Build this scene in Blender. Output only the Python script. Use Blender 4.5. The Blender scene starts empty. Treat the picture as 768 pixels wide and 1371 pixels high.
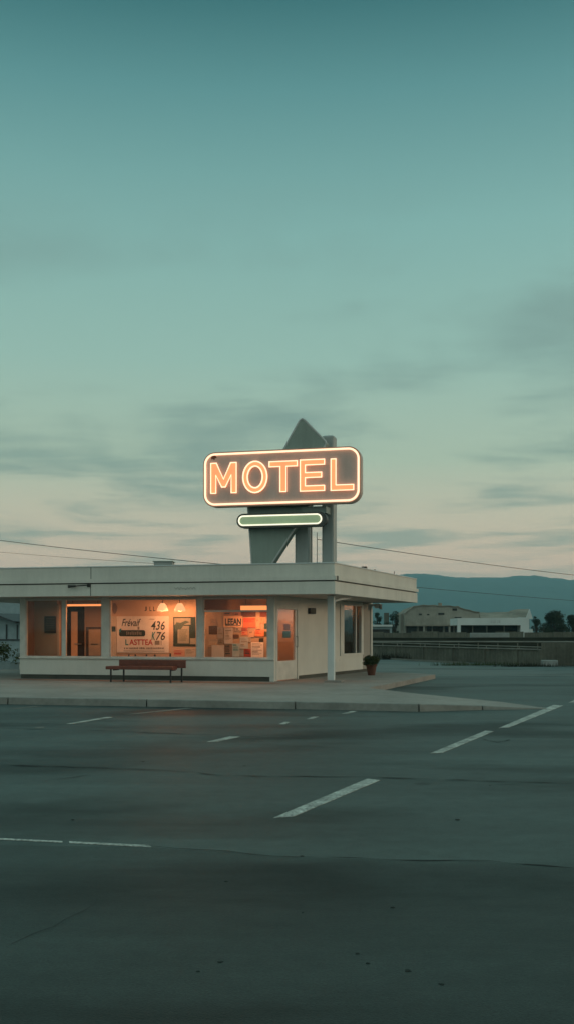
import bpy, bmesh, math, random
from mathutils import Vector, Matrix
random.seed(7)
SC = bpy.context.scene
COL = SC.collection
R = math.radians

# ------------------------------------------------------------------ camera geometry (photo measures, 768 x 1371)
F, CX, HY, H = 1400.0, 384.0, 845.0, 1.55
def G(px, py, z=0.0):
    Y = F * (H - z) / (py - HY)
    return Vector(((px - CX) * Y / F, Y, z))
def at(px, py, Y):
    return Vector(((px - CX) * Y / F, Y, H + (HY - py) * Y / F))
def lin(c):
    return tuple(((v / 255) / 12.92 if v / 255 <= 0.04045 else ((v / 255 + 0.055) / 1.055) ** 2.4) for v in c)

# ------------------------------------------------------------------ materials
def mat(name, color, rough=0.6, spec=0.4, nscale=3.0, namt=0.12, nscale2=40.0, namt2=0.06, bump=0.0, bscale=60.0, metal=0.0, streak=0.0):
    m = bpy.data.materials.new(name); m.use_nodes = True
    nt = m.node_tree; N = nt.nodes; L = nt.links
    b = N['Principled BSDF']
    b.inputs['Roughness'].default_value = rough
    b.inputs['Metallic'].default_value = metal
    b.inputs['Specular IOR Level'].default_value = spec
    geo = N.new('ShaderNodeNewGeometry')
    n1 = N.new('ShaderNodeTexNoise'); n1.inputs['Scale'].default_value = nscale; n1.inputs['Detail'].default_value = 5
    n2 = N.new('ShaderNodeTexNoise'); n2.inputs['Scale'].default_value = nscale2; n2.inputs['Detail'].default_value = 3
    L.new(geo.outputs['Position'], n1.inputs['Vector']); L.new(geo.outputs['Position'], n2.inputs['Vector'])
    def mr(src, amt):
        r = N.new('ShaderNodeMapRange'); r.inputs[1].default_value = 0.3; r.inputs[2].default_value = 0.7
        r.inputs[3].default_value = 1 - amt; r.inputs[4].default_value = 1 + amt
        L.new(src, r.inputs[0]); return r.outputs[0]
    mul = N.new('ShaderNodeMath'); mul.operation = 'MULTIPLY'
    L.new(mr(n1.outputs['Fac'], namt), mul.inputs[0]); L.new(mr(n2.outputs['Fac'], namt2), mul.inputs[1])
    val = mul.outputs[0]
    if streak > 0:       # vertical water stains
        mp = N.new('ShaderNodeMapping'); mp.inputs['Scale'].default_value = (9, 9, 0.5)
        L.new(geo.outputs['Position'], mp.inputs['Vector'])
        n3 = N.new('ShaderNodeTexNoise'); n3.inputs['Scale'].default_value = 1.0; n3.inputs['Detail'].default_value = 6; n3.inputs['Roughness'].default_value = 0.65
        L.new(mp.outputs[0], n3.inputs['Vector'])
        m3 = N.new('ShaderNodeMath'); m3.operation = 'MULTIPLY'
        L.new(val, m3.inputs[0]); L.new(mr(n3.outputs['Fac'], streak), m3.inputs[1]); val = m3.outputs[0]
    mix = N.new('ShaderNodeVectorMath'); mix.operation = 'SCALE'
    mix.inputs[0].default_value = color[:3]
    L.new(val, mix.inputs['Scale'])
    L.new(mix.outputs[0], b.inputs['Base Color'])
    if bump > 0:
        n4 = N.new('ShaderNodeTexNoise'); n4.inputs['Scale'].default_value = bscale; n4.inputs['Detail'].default_value = 4
        L.new(geo.outputs['Position'], n4.inputs['Vector'])
        bp = N.new('ShaderNodeBump'); bp.inputs['Strength'].default_value = bump; bp.inputs['Distance'].default_value = 0.01
        L.new(n4.outputs['Fac'], bp.inputs['Height']); L.new(bp.outputs[0], b.inputs['Normal'])
    return m
def emis(name, color, strength, base=None):
    m = mat(name, base or color, 0.5, 0.2)
    b = m.node_tree.nodes['Principled BSDF']
    b.inputs['Emission Color'].default_value = (*color[:3], 1)
    b.inputs['Emission Strength'].default_value = strength
    return m
def glass(name, tint=(0.93, 0.95, 0.93), refl=0.45):
    m = bpy.data.materials.new(name); m.use_nodes = True
    nt = m.node_tree; N = nt.nodes; L = nt.links
    for n in list(N):
        if n.type != 'OUTPUT_MATERIAL': N.remove(n)
    out = [n for n in N if n.type == 'OUTPUT_MATERIAL'][0]
    t = N.new('ShaderNodeBsdfTransparent'); t.inputs[0].default_value = (*tint, 1)
    g = N.new('ShaderNodeBsdfGlossy'); g.inputs['Roughness'].default_value = 0.03; g.inputs[0].default_value = (1, 1, 1, 1)
    geo = N.new('ShaderNodeNewGeometry')
    ns = N.new('ShaderNodeTexNoise'); ns.inputs['Scale'].default_value = 0.9
    L.new(geo.outputs['Position'], ns.inputs['Vector'])
    bp = N.new('ShaderNodeBump'); bp.inputs['Strength'].default_value = 0.06; bp.inputs['Distance'].default_value = 0.05
    L.new(ns.outputs['Fac'], bp.inputs['Height']); L.new(bp.outputs[0], g.inputs['Normal'])
    fr = N.new('ShaderNodeFresnel'); fr.inputs['IOR'].default_value = 1.5
    ad = N.new('ShaderNodeMath'); ad.operation = 'MULTIPLY'; ad.inputs[1].default_value = refl
    L.new(fr.outputs[0], ad.inputs[0])
    mx = N.new('ShaderNodeMixShader'); L.new(ad.outputs[0], mx.inputs[0]); L.new(t.outputs[0], mx.inputs[1]); L.new(g.outputs[0], mx.inputs[2])
    L.new(mx.outputs[0], out.inputs[0])
    return m

M = {}
M['white'] = mat('white_paint', (0.64, 0.625, 0.57), 0.55, 0.3, 1.2, 0.07, 30, 0.03, streak=0.025)
M['fascia'] = mat('fascia_paint', (0.62, 0.60, 0.545), 0.6, 0.25, 0.9, 0.08, 25, 0.03, streak=0.045)
M['groove'] = mat('shadow_groove_metal', (0.10, 0.10, 0.09), 0.6)
M['soffit'] = mat('soffit_paint', (0.50, 0.48, 0.44), 0.7, 0.2, 1.0, 0.08)
M['frame'] = mat('window_frame_paint', (0.62, 0.60, 0.55), 0.45, 0.4)
M['plinth'] = mat('plinth_dark', (0.07, 0.072, 0.06), 0.75, 0.3, 2, 0.2)
M['post'] = mat('post_paint', (0.62, 0.66, 0.66), 0.45, 0.4, 2, 0.05)
M['deck'] = mat('roof_gravel', (0.22, 0.21, 0.19), 0.9, 0.1, 5, 0.2)
M['inwall'] = mat('interior_plaster', (0.60, 0.44, 0.32), 0.8, 0.2, 1.2, 0.08)
M['inwall_dark'] = mat('interior_brown_panel', (0.42, 0.29, 0.20), 0.7, 0.2, 1.2, 0.12)
M['infloor'] = mat('interior_floor', (0.20, 0.15, 0.11), 0.5)
M['door_jamb'] = mat('dark_brown_lining', (0.17, 0.12, 0.085), 0.7)
M['door_dark'] = mat('dark_stained_wood', (0.055, 0.042, 0.032), 0.5, 0.4, 6, 0.2)
M['door_amber'] = emis('amber_lit_glass', (1.0, 0.33, 0.12), 0.16, (0.45, 0.25, 0.14))
M['glass'] = glass('window_glass')
M['glass_side'] = glass('side_window_glass', (0.75, 0.8, 0.78), 0.9)
M['bench'] = mat('red_brown_wood', (0.16, 0.045, 0.028), 0.5, 0.4, 8, 0.2)
M['iron'] = mat('dark_iron', (0.03, 0.028, 0.026), 0.5, 0.4)
M['terracotta'] = mat('terracotta', (0.13, 0.058, 0.04), 0.8, 0.2, 8, 0.15)
M['soil'] = mat('soil', (0.05, 0.035, 0.025), 0.9)
M['leaf'] = mat('shrub_leaf', (0.055, 0.075, 0.03), 0.7, 0.2, 9, 0.4)
M['tree'] = mat('tree_leaf', (0.034, 0.05, 0.03), 0.75, 0.15, 0.6, 0.45, 4, 0.2)
M['bark'] = mat('bark', (0.07, 0.055, 0.04), 0.9, 0.1)
M['panel'] = mat('sign_panel_enamel', (0.55, 0.45, 0.41), 0.45, 0.35, 2.0, 0.07, streak=0.05)
M['panel_rim'] = mat('sign_rim', (0.34, 0.25, 0.2), 0.5)
M['plate'] = mat('sign_plate_grey', (0.27, 0.325, 0.29), 0.5, 0.35, 1.5, 0.07, streak=0.06)
M['plate_rim'] = mat('sign_plate_trim', (0.50, 0.53, 0.52), 0.5)
M['signpost'] = mat('sign_post_paint', (0.36, 0.39, 0.38), 0.5, 0.35, 1.5, 0.07, streak=0.08)
M['bar'] = mat('light_bar_housing', (0.05, 0.06, 0.055), 0.45)
M['letter'] = emis('orange_letter_face', (1.0, 0.37, 0.16), 0.80, (0.6, 0.25, 0.1))
M['tube'] = emis('orange_neon_tube', (1.0, 0.63, 0.42), 1.4)
M['bar_face'] = emis('green_lamp_face', (0.37, 0.53, 0.29), 0.31, (0.30, 0.36, 0.26))
M['bar_tube'] = emis('cream_neon_tube', (1.0, 0.93, 0.72), 1.0)
M['lampshade'] = emis('lit_lamp_shade', (1.0, 0.50, 0.22), 1.0, (0.8, 0.7, 0.6))
M['strip'] = emis('warm_strip_light', (1.0, 0.31, 0.10), 1.2)
M['conc'] = mat('pavement_concrete', (0.29, 0.27, 0.245), 0.8, 0.25, 0.7, 0.14, 6, 0.08, bump=0.25, bscale=80)
M['kerb'] = mat('kerb_concrete', (0.24, 0.24, 0.22), 0.8, 0.25, 1.5, 0.18, 10, 0.1, bump=0.3)
M['spot'] = mat('old_tar_spot', (0.016, 0.022, 0.019), 0.7, 0.2)
M['line'] = mat('worn_white_road_paint', (0.36, 0.37, 0.34), 0.7, 0.3, 5, 0.45, 38, 0.5)
M['line_faint'] = mat('faded_road_paint', (0.17, 0.17, 0.155), 0.7, 0.3, 6, 0.35, 45, 0.3)
M['crack'] = mat('crack_tar', (0.014, 0.015, 0.015), 0.7, 0.2)
M['wallconc'] = mat('old_wall_concrete', (0.13, 0.13, 0.105), 0.85, 0.15, 0.8, 0.25, 7, 0.12, streak=0.2)
M['coping'] = mat('coping_concrete', (0.21, 0.21, 0.185), 0.85, 0.15, 1.0, 0.2)
M['hangar'] = mat('grey_stucco', (0.30, 0.29, 0.25), 0.85, 0.15, 0.15, 0.2, 1.2, 0.1, streak=0.08)
M['hangar_roof'] = mat('weathered_roof', (0.24, 0.215, 0.175), 0.85, 0.15, 0.25, 0.3, 1.5, 0.15)
M['darkopen'] = mat('dark_opening', (0.035, 0.035, 0.032), 0.8)
M['canopy'] = mat('canopy_white', (0.62, 0.66, 0.65), 0.6, 0.3, 0.4, 0.08)
M['bluehouse'] = mat('pale_blue_siding', (0.30, 0.38, 0.40), 0.7, 0.2)
M['housetrim'] = mat('dark_roof_trim', (0.06, 0.07, 0.075), 0.7)
M['dirt'] = mat('dry_field', (0.09, 0.085, 0.06), 0.95, 0.1, 0.05, 0.3, 0.6, 0.2)
M['darkband'] = mat('dark_embankment_growth', (0.03, 0.033, 0.024), 0.9, 0.1, 0.6, 0.4)
M['mount'] = mat('mountain_scrub', (0.03, 0.045, 0.042), 1.0, 0.0, 0.004, 0.25, 0.02, 0.15)
M['wire'] = mat('black_cable', (0.03, 0.03, 0.03), 0.6)
M['metal'] = mat('galvanised_metal', (0.35, 0.36, 0.35), 0.5, 0.4, metal=0.3)
M['blackbox'] = mat('black_fixture', (0.035, 0.033, 0.03), 0.5)
M['blockconc'] = mat('pale_block_concrete', (0.27, 0.29, 0.28), 0.8, 0.2, 2, 0.15)
M['cork'] = mat('notice_board_backing', (0.42, 0.31, 0.22), 0.85, 0.1, 2.0, 0.15)
def paper(name, rgb): 
    k = 'paper_' + name
    if k not in M: M[k] = mat(k, rgb, 0.75, 0.15, 5, 0.08, 30, 0.04)
    return M[k]

# ------------------------------------------------------------------ asphalt (world-space procedural)
def asphalt(name, base, rough, light=0.0):
    m = bpy.data.materials.new(name); m.use_nodes = True
    nt = m.node_tree; N = nt.nodes; L = nt.links; b = N['Principled BSDF']
    geo = N.new('ShaderNodeNewGeometry')
    def noise(scale, detail=5, vec=None, rgh=0.55):
        n = N.new('ShaderNodeTexNoise'); n.inputs['Scale'].default_value = scale; n.inputs['Detail'].default_value = detail; n.inputs['Roughness'].default_value = rgh
        L.new(vec or geo.outputs['Position'], n.inputs['Vector']); return n.outputs['Fac']
    def rng(src, a, c, lo, hi):
        r = N.new('ShaderNodeMapRange'); r.inputs[1].default_value = a; r.inputs[2].default_value = c; r.inputs[3].default_value = lo; r.inputs[4].default_value = hi
        L.new(src, r.inputs[0]); return r.outputs[0]
    def mul(a, c):
        k = N.new('ShaderNodeMath'); k.operation = 'MULTIPLY'; L.new(a, k.inputs[0]); L.new(c, k.inputs[1]); return k.outputs[0]
    mp = N.new('ShaderNodeMapping'); mp.inputs['Scale'].default_value = (0.12, 0.55, 1); mp.inputs['Rotation'].default_value = (0, 0, 0.15)
    L.new(geo.outputs['Position'], mp.inputs['Vector'])
    stains = rng(noise(1.0, 6, mp.outputs[0], 0.6), 0.34, 0.62, 0.48, 1.28)       # long tyre and water streaks
    mp2 = N.new('ShaderNodeMapping'); mp2.inputs['Location'].default_value = (3.1, 7.7, 0); mp2.inputs['Scale'].default_value = (0.22, 0.4, 1)
    L.new(geo.outputs['Position'], mp2.inputs['Vector'])
    oil = rng(noise(0.9, 5, mp2.outputs[0], 0.5), 0.52, 0.66, 1.0, 0.38)          # dark oil patches
    grain = rng(noise(80, 4, None, 0.7), 0.3, 0.7, 0.45, 1.55)
    grain2 = rng(noise(5.5, 6, None, 0.7), 0.3, 0.7, 0.74, 1.26)
    vo = N.new('ShaderNodeTexVoronoi'); vo.inputs['Scale'].default_value = 0.55; L.new(geo.outputs['Position'], vo.inputs['Vector'])
    spots = rng(vo.outputs['Distance'], 0.045, 0.065, 0.35, 1.0)                    # chewing gum and drip spots
    v = mul(mul(mul(stains, oil), mul(grain, grain2)), spots)
    s = N.new('ShaderNodeVectorMath'); s.operation = 'SCALE'; s.inputs[0].default_value = base; L.new(v, s.inputs['Scale'])
    L.new(s.outputs[0], b.inputs['Base Color'])
    L.new(rng(noise(1.0, 4, mp.outputs[0]), 0.3, 0.7, rough - 0.08, rough + 0.08), b.inputs['Roughness'])
    L.new(rng(mul(stains, oil), 0.5, 1.2, 0.2, 0.55), b.inputs['Specular IOR Level'])
    bp = N.new('ShaderNodeBump'); bp.inputs['Strength'].default_value = 0.5; bp.inputs['Distance'].default_value = 0.006
    L.new(noise(120, 3), bp.inputs['Height']); L.new(bp.outputs[0], b.inputs['Normal'])
    return m
M['asphalt'] = asphalt('lot_asphalt', (0.042, 0.060, 0.054), 0.56)
M['repaved_vignette'] = asphalt('repaved_vignette_asphalt', (0.023, 0.034, 0.030), 0.58)  # resurfaced tone past the seam, with foreground vignette darkening put into the colour
M['road'] = asphalt('road_asphalt', (0.058, 0.074, 0.068), 0.5)

# ------------------------------------------------------------------ mesh helpers
class Fr:
    """oblique local frame: a along, d outward, z up"""
    def __init__(s, o, u, n): s.o, s.u, s.n = Vector(o), Vector(u).normalized(), Vector(n).normalized()
    def P(s, a, d, z): return Vector((s.o.x + s.u.x * a + s.n.x * d, s.o.y + s.u.y * a + s.n.y * d, z))
    def ray(s, px, d=0.0):              # a where the sight line at px meets plane d ; returns (a, depth)
        k = (px - CX) / F
        ox, oy = s.o.x + s.n.x * d, s.o.y + s.n.y * d
        a = (k * oy - ox) / (s.u.x - k * s.u.y)
        return a, oy + s.u.y * a
    def A(s, px, d=0.0): return s.ray(px, d)[0]
    def Z(s, px, py, d=0.0): return H + (HY - py) * s.ray(px, d)[1] / F
W = Fr((0, 0, 0), (1, 0, 0), (0, -1, 0))     # plain world: a = x, d = -y

class MB:
    def __init__(s): s.v, s.f = [], []
    def add(s, vs, fs):
        k = len(s.v); s.v += [Vector(p) for p in vs]; s.f += [tuple(i + k for i in f) for f in fs]; return s
    def box(s, fr, a0, a1, d0, d1, z0, z1):
        p = [fr.P(a, d, z) for z in (z0, z1) for a, d in ((a0, d1), (a1, d1), (a1, d0), (a0, d0))]
        return s.add(p, [(0, 1, 5, 4), (1, 2, 6, 5), (2, 3, 7, 6), (3, 0, 4, 7), (4, 5, 6, 7), (3, 2, 1, 0)])
    def prism(s, pts, z0, z1):          # plan polygon (CCW) extruded up
        n = len(pts)
        vs = [Vector((p[0], p[1], z0)) for p in pts] + [Vector((p[0], p[1], z1)) for p in pts]
        return s.add(vs, [tuple(range(n, 2 * n)), tuple(reversed(range(n)))] + [(i, (i + 1) % n, (i + 1) % n + n, i + n) for i in range(n)])
    def face_prism(s, fr, pts, d0, d1): # elevation polygon (a,z) extruded from d0 (back) to d1 (front)
        n = len(pts)
        vs = [fr.P(a, d1, z) for a, z in pts] + [fr.P(a, d0, z) for a, z in pts]
        return s.add(vs, [tuple(range(n)), tuple(reversed(range(n, 2 * n)))] + [(i + n, (i + 1) % n + n, (i + 1) % n, i) for i in range(n)])
    def tube(s, pts, r, seg=8, closed=False):
        pts = [Vector(p) for p in pts]; n = len(pts); rings = []
        for i, p in enumerate(pts):
            if closed: t = ((pts[(i + 1) % n] - p).normalized() + (p - pts[i - 1]).normalized())
            elif i == 0: t = pts[1] - p
            elif i == n - 1: t = p - pts[i - 1]
            else: t = (pts[i + 1] - p).normalized() + (p - pts[i - 1]).normalized()
            t = t.normalized() if t.length > 1e-6 else Vector((0, 0, 1))
            ref = Vector((0.2, -0.95, 0.1)) if abs(t.dot(Vector((0.2, -0.95, 0.1)))) < 0.9 else Vector((0, 0, 1))
            x = t.cross(ref).normalized(); y = t.cross(x).normalized()
            rr = r[i] if isinstance(r, (list, tuple)) else r
            rings.append([p + (x * math.cos(6.28319 * k / seg) + y * math.sin(6.28319 * k / seg)) * rr for k in range(seg)])
        vs = [v for ring in rings for v in ring]; fs = []
        for i in range(n if closed else n - 1):
            j = (i + 1) % n
            fs += [(i * seg + k, i * seg + (k + 1) % seg, j * seg + (k + 1) % seg, j * seg + k) for k in range(seg)]
        if not closed: fs += [tuple(reversed(range(seg))), tuple(range((n - 1) * seg, n * seg))]
        return s.add(vs, fs)
    def lathe(s, c, prof, seg=20):
        c = Vector(c); vs = []; fs = []
        for r, z in prof: vs += [c + Vector((r * math.cos(6.28319 * k / seg), r * math.sin(6.28319 * k / seg), z)) for k in range(seg)]
        for i in range(len(prof) - 1):
            fs += [(i * seg + k, i * seg + (k + 1) % seg, (i + 1) * seg + (k + 1) % seg, (i + 1) * seg + k) for k in range(seg)]
        fs.append(tuple(reversed(range(seg)))); fs.append(tuple(range((len(prof) - 1) * seg, len(prof) * seg)))
        return s.add(vs, fs)
    def build(s, name, m, parent=None, bevel=0.0, smooth=False):
        o_w = Vector((0, 0, 0)); p = parent
        while p: o_w += p.location; p = p.parent
        if parent is None:
            xs = [v.x for v in s.v]; ys = [v.y for v in s.v]; zs = [v.z for v in s.v]
            o_w = Vector(((min(xs) + max(xs)) / 2, (min(ys) + max(ys)) / 2, min(zs)))
        me = bpy.data.meshes.new(name); me.from_pydata([v - o_w for v in s.v], [], s.f)
        bm = bmesh.new(); bm.from_mesh(me); bmesh.ops.recalc_face_normals(bm, faces=bm.faces)
        big = [f for f in bm.faces if len(f.verts) > 4]
        if big: bmesh.ops.triangulate(bm, faces=big)
        bm.to_mesh(me); bm.free()
        me.materials.append(m if not isinstance(m, str) else M[m])
        if smooth:
            for f in me.polygons: f.use_smooth = True
        o = bpy.data.objects.new(name, me); COL.objects.link(o)
        if parent: o.parent = parent
        else: o.location = o_w
        if bevel:
            bv = o.modifiers.new('bevel', 'BEVEL'); bv.width = bevel; bv.segments = 2; bv.limit_method = 'ANGLE'
        return o
def tag(o, label=None, cat=None, group=None, kind=None):
    if label: o['label'] = label
    if cat: o['category'] = cat
    if group: o['group'] = group
    if kind: o['kind'] = kind
    return o
def empty(name, loc, label, cat, group=None):
    o = bpy.data.objects.new(name, None); COL.objects.link(o); o.location = loc; o.empty_display_size = 0.2
    return tag(o, label, cat, group)
def text_mesh(name, s, fr, d, a0, z0, a1, z1, m, parent, shear=0.0, bold=0.0, depth=0.003):
    """lettering fitted to the box a0..a1, z0..z1 on plane d"""
    c = bpy.data.curves.new('lettering', 'FONT'); c.body = s; c.shear = shear; c.offset = bold; c.resolution_u = 4
    t = bpy.data.objects.new('lettering_source', c); COL.objects.link(t)
    dg = bpy.context.evaluated_depsgraph_get(); dg.update()
    me0 = bpy.data.meshes.new_from_object(t.evaluated_get(dg))
    bpy.data.objects.remove(t)
    xs = [v.co.x for v in me0.vertices]; ys = [v.co.y for v in me0.vertices]
    x0, x1, y0, y1 = min(xs), max(xs), min(ys), max(ys)
    b = MB()
    b.add([fr.P(a0 + (v.co.x - x0) / (x1 - x0) * (a1 - a0), d + depth, z0 + (v.co.y - y0) / (y1 - y0) * (z1 - z0)) for v in me0.vertices],
          [tuple(p.vertices) for p in me0.polygons])
    bpy.data.meshes.remove(me0)
    return b.build(name, m, parent)
def rect_px(b, fr, x0, y0, x1, y1, d, th):   # rectangle measured in the photo, put on plane d of a real wall
    z1 = fr.Z((x0 + x1) / 2, y0, d); z0 = fr.Z((x0 + x1) / 2, y1, d)
    b.box(fr, fr.A(x0, d), fr.A(x1, d), d - th, d, z0, z1)
    return fr.A(x0, d), fr.A(x1, d), z0, z1

# ------------------------------------------------------------------ SETTING
b = MB(); n = 64
b.add([(6500 * math.cos(6.28319 * k / n), 6500 * math.sin(6.28319 * k / n), -0.06) for k in range(n)], [tuple(range(n))])
tag(b.build('ground', 'dirt'), kind='structure')
b = MB(); b.prism([(-70, -25), (60, -25), (60, 36), (-70, 36)], -0.05, 0.0)
tag(b.build('parking_lot', 'asphalt'), kind='structure')
b = MB(); b.prism([(-90, 36.02), (90, 36.02), (90, 66), (-90, 66)], -0.05, 0.0)
tag(b.build('road', 'road'), kind='structure')
seam = [G(-900, 1122), G(195, 1134.5), G(300, 1141.5), G(400, 1148.5), G(560, 1151.5), G(650, 1154.5), G(840, 1166.5), G(1500, 1200)]
b = MB(); b.prism([(-25, -12), (25, -12)] + [(p.x, p.y) for p in reversed(seam)], 0.0005, 0.0035)
tag(b.build('repaved_vignette_strip', 'repaved_vignette'), kind='structure')  # near sheet: resurfacing tone plus painted darkening towards the viewer
# pavement
PZ = 0.14
front = [G(-230, 931, PZ), G(11, 934, PZ), G(395, 940, PZ), G(560, 943, PZ), G(645, 945.4, 0.075), G(732, 948.6, 0.012)]
back = [G(668, 939.4, 0.06), G(560, 929, PZ), G(492, 921, PZ), G(520, 915.5, PZ), G(582, 903, PZ), G(552, 901, PZ), G(505, 900, PZ)]
rear = [(2.4, 41), (-9.5, 43.5), (-16, 42)]
inset = 0.17
fr_in = [Vector((p.x, p.y + inset, p.z)) for p in front]
b = MB(); pav = list(fr_in) + list(back) + [Vector((x, y, PZ)) for x, y in rear]; n = len(pav)
b.add([(p.x, p.y, -0.02) for p in pav] + [(p.x, p.y, p.z) for p in pav], [tuple(range(n, 2 * n)), tuple(reversed(range(n)))] + [(i, (i + 1) % n, (i + 1) % n + n, i + n) for i in range(n)])
tag(b.build('pavement', 'conc'), kind='structure')
# kerb stones along the front edge, with open joints
b = MB()
stops = []
for i in range(len(front) - 1):
    p, q = front[i], front[i + 1]; L_ = (q - p).length; k = max(1, round(L_ / 2.6))
    for j in range(k):
        s0 = p.lerp(q, j / k); s1 = p.lerp(q, (j + 1) / k); g = (q - p).normalized() * 0.012
        s0 = s0 + g; s1 = s1 - g
        lo = 0.005
        h0 = p.z + (q.z - p.z) * j / k + 0.006; h1 = p.z + (q.z - p.z) * (j + 1) / k + 0.006
        nx = Vector((0, inset - 0.01, 0)); fb = Vector((0, -0.02, 0))
        v = [s0 + fb, s1 + fb, s1 + nx, s0 + nx, s0, s1, s1 + nx, s0 + nx]
        zs = [-0.02] * 4 + [h0, h1, h1, h0]
        b.add([(c.x, c.y, z) for c, z in zip(v, zs)], [(0, 1, 5, 4), (1, 2, 6, 5), (2, 3, 7, 6), (3, 0, 4, 7), (4, 5, 6, 7), (3, 2, 1, 0)])
tag(b.build('kerb', 'kerb', bevel=0.012), kind='structure')
# pavement joints: thin dark grooves laid as strips 4 mm above
def strip(name, pts, w, m, z=0.004):
    b = MB(); n = len(pts); vs = []; 
    for i, p in enumerate(pts):
        p = Vector(p); t = (Vector(pts[min(i + 1, n - 1)]) - Vector(pts[max(i - 1, 0)])); t.z = 0; t.normalize()
        s_ = Vector((-t.y, t.x, 0)); ww = w[i] if isinstance(w, list) else w
        vs += [Vector((p.x, p.y, z)) + s_ * ww / 2, Vector((p.x, p.y, z)) - s_ * ww / 2]
    b.add(vs, [(2 * i, 2 * i + 1, 2 * i + 3, 2 * i + 2) for i in range(n - 1)])
    return tag(b.build(name, m), kind='structure')
M['joint'] = mat('joint_dirt', (0.10, 0.095, 0.085), 0.9)
strip('pavement_joint', [G(-60, 921.5, PZ), G(140, 923.5, PZ), G(330, 926, PZ), G(500, 927.5, PZ), G(580, 932.5, PZ)], 0.014, 'joint', PZ + 0.005)
M['spill_tint'] = mat('painted_warm_spill', (0.27, 0.165, 0.125), 0.8, 0.25, 2.0, 0.25, 14, 0.12)  # red-brown tint stands in for warm light spilling along the wall base
strip('painted_light_spill', [G(20, 909.6, PZ), G(190, 912.2, PZ), G(340, 914.6, PZ), G(372, 915.4, PZ)], [0.5, 0.5, 0.45, 0.2], 'spill_tint', PZ + 0.005)
# painted bay lines
def quad_line(pts, m='line'):
    b = MB(); v = [G(*p) for p in pts]
    b.prism([(p.x, p.y) for p in v], 0.001, 0.005)
    return tag(b.build('painted_line', m), kind='structure')
quad_line([(366, 1095.5), (392, 1094), (508, 1045), (491, 1043)])
quad_line([(575, 1009), (592, 1008), (660, 979.5), (649, 978.5)])
quad_line([(667, 975), (681, 974), (753, 945), (740, 944)])
quad_line([(760, 941), (774, 940), (840, 912), (829, 911.5)])
quad_line([(277, 993.6), (292, 993), (322, 986.6), (308, 986)])
quad_line([(-40, 1120.8), (84, 1126.8), (84, 1128.6), (-40, 1122.6)])
quad_line([(93, 1127), (200, 1132.2), (203, 1134.8), (93, 1129.2)])
quad_line([(89, 969.4), (98, 969.2), (151, 960.4), (143, 960)])
quad_line([(168, 956.6), (178, 956.4), (258, 948.6), (249, 948.2)], 'line_faint')
quad_line([(12, 949.4), (20, 949.2), (56, 945.8), (49, 945.6)], 'line_faint')
quad_line([(373, 970), (381, 969.9), (388, 966.9), (381, 966.6)])
quad_line([(410, 963), (418, 962.8), (426, 959.8), (419, 959.6)])
quad_line([(457, 955.8), (465, 955.6), (478, 952.2), (470, 952)])
quad_line([(46, 975.2), (58, 974.8), (60, 973.4), (49, 973.6)], 'line_faint')
# cracks
def crack(pxs, w0, seed):
    rr = random.Random(seed); pts = []; ws = []
    for i in range(len(pxs) - 1):
        p, q = G(*pxs[i]), G(*pxs[i + 1]); L_ = (q - p).length; k = max(2, int(L_ / 0.16))
        for j in range(k):
            p2 = p.lerp(q, j / k); pts.append(p2 + Vector((rr.gauss(0, 0.012), rr.gauss(0, 0.022), 0))); ws.append(w0 * max(0.1, rr.gauss(0.5, 0.4)))
    ws[0] = ws[-1] = 0.003
    return strip('asphalt_crack', pts, ws, 'crack', 0.006)
crack([(-60, 1023), (120, 1028), (240, 1033), (300, 1039), (500, 1041), (640, 1046), (840, 1052)], 0.045, 1)
crack([(120, 1032), (170, 1031), (240, 1032)], 0.05, 2)
crack([(195, 1134), (300, 1141), (400, 1148), (560, 1151), (650, 1154), (840, 1166)], 0.032, 3)
crack([(15, 1266), (70, 1240), (110, 1222), (130, 1205), (158, 1194)], 0.006, 4)
crack([(-60, 974), (150, 979), (260, 984), (430, 990)], 0.04, 5)
crack([(640, 989), (664, 994), (682, 991), (694, 993)], 0.05, 6)
crack([(60, 1046), (100, 1041), (140, 1035)], 0.025, 7)
crack([(655, 1052), (700, 1050), (760, 1056)], 0.03, 8)

rnd = random.Random(77)
for px, py, wpx in ((612, 1098, 11), (545, 1301, 17), (525, 1216, 9), (295, 1289, 13), (265, 1302, 9), (478, 1278, 9), (492, 1291, 11), (590, 1319, 13), (303, 1181, 8), (405, 1223, 6), (404, 1147, 9), (655, 1052, 5), (98, 1098, 8), (327, 1026, 5), (192, 1020, 7)):
    c = G(px, py); r_ = wpx / 3.2 * c.y / F; ph = rnd.uniform(0, 6)
    pts = [(c.x + r_ * math.cos(t * 0.5236) * rnd.uniform(0.6, 1.1), c.y + r_ * 1.1 * math.sin(t * 0.5236) * rnd.uniform(0.5, 1.1)) for t in range(12)]
    b = MB(); b.prism(pts, 0.004, 0.0062); tag(b.build('tar_spot', 'spot'), kind='structure')

# ------------------------------------------------------------------ MOTEL BUILDING
C = G(367, 912.6, PZ)                                      # front corner of the walls
u = Vector((0.9678, -0.2517, 0)); nf = Vector((-0.2517, -0.9678, 0))
w = Vector((606, 1400, 0)).normalized(); ns = Vector((w.y, -w.x, 0))
FR = Fr(C, u, nf)                                          # facade
SD = Fr(C, w, ns)                                          # side wall
AL = FR.A(27)                                              # left end of the facade
TE = 8.25                                                  # rear end of side wall
ZS = 2.535                                                 # soffit
zsill = FR.Z(300, 882); zhead = FR.Z(300, 800.6)
mot = empty('motel_office', (C.x - 3.5, C.y + 2, PZ), 'low white flat roofed motel office with lit shop windows', 'building')
TH = 0.14
# front spandrel and plinth
b = MB().box(FR, AL, 0, -TH, 0, PZ + 0.13, zsill - 0.03); b.build('wall', 'white', mot)
b = MB().box(FR, AL + 0.02, -0.02, -TH, -0.03, PZ - 0.01, PZ + 0.13); b.build('plinth', 'plinth', mot)
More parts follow.
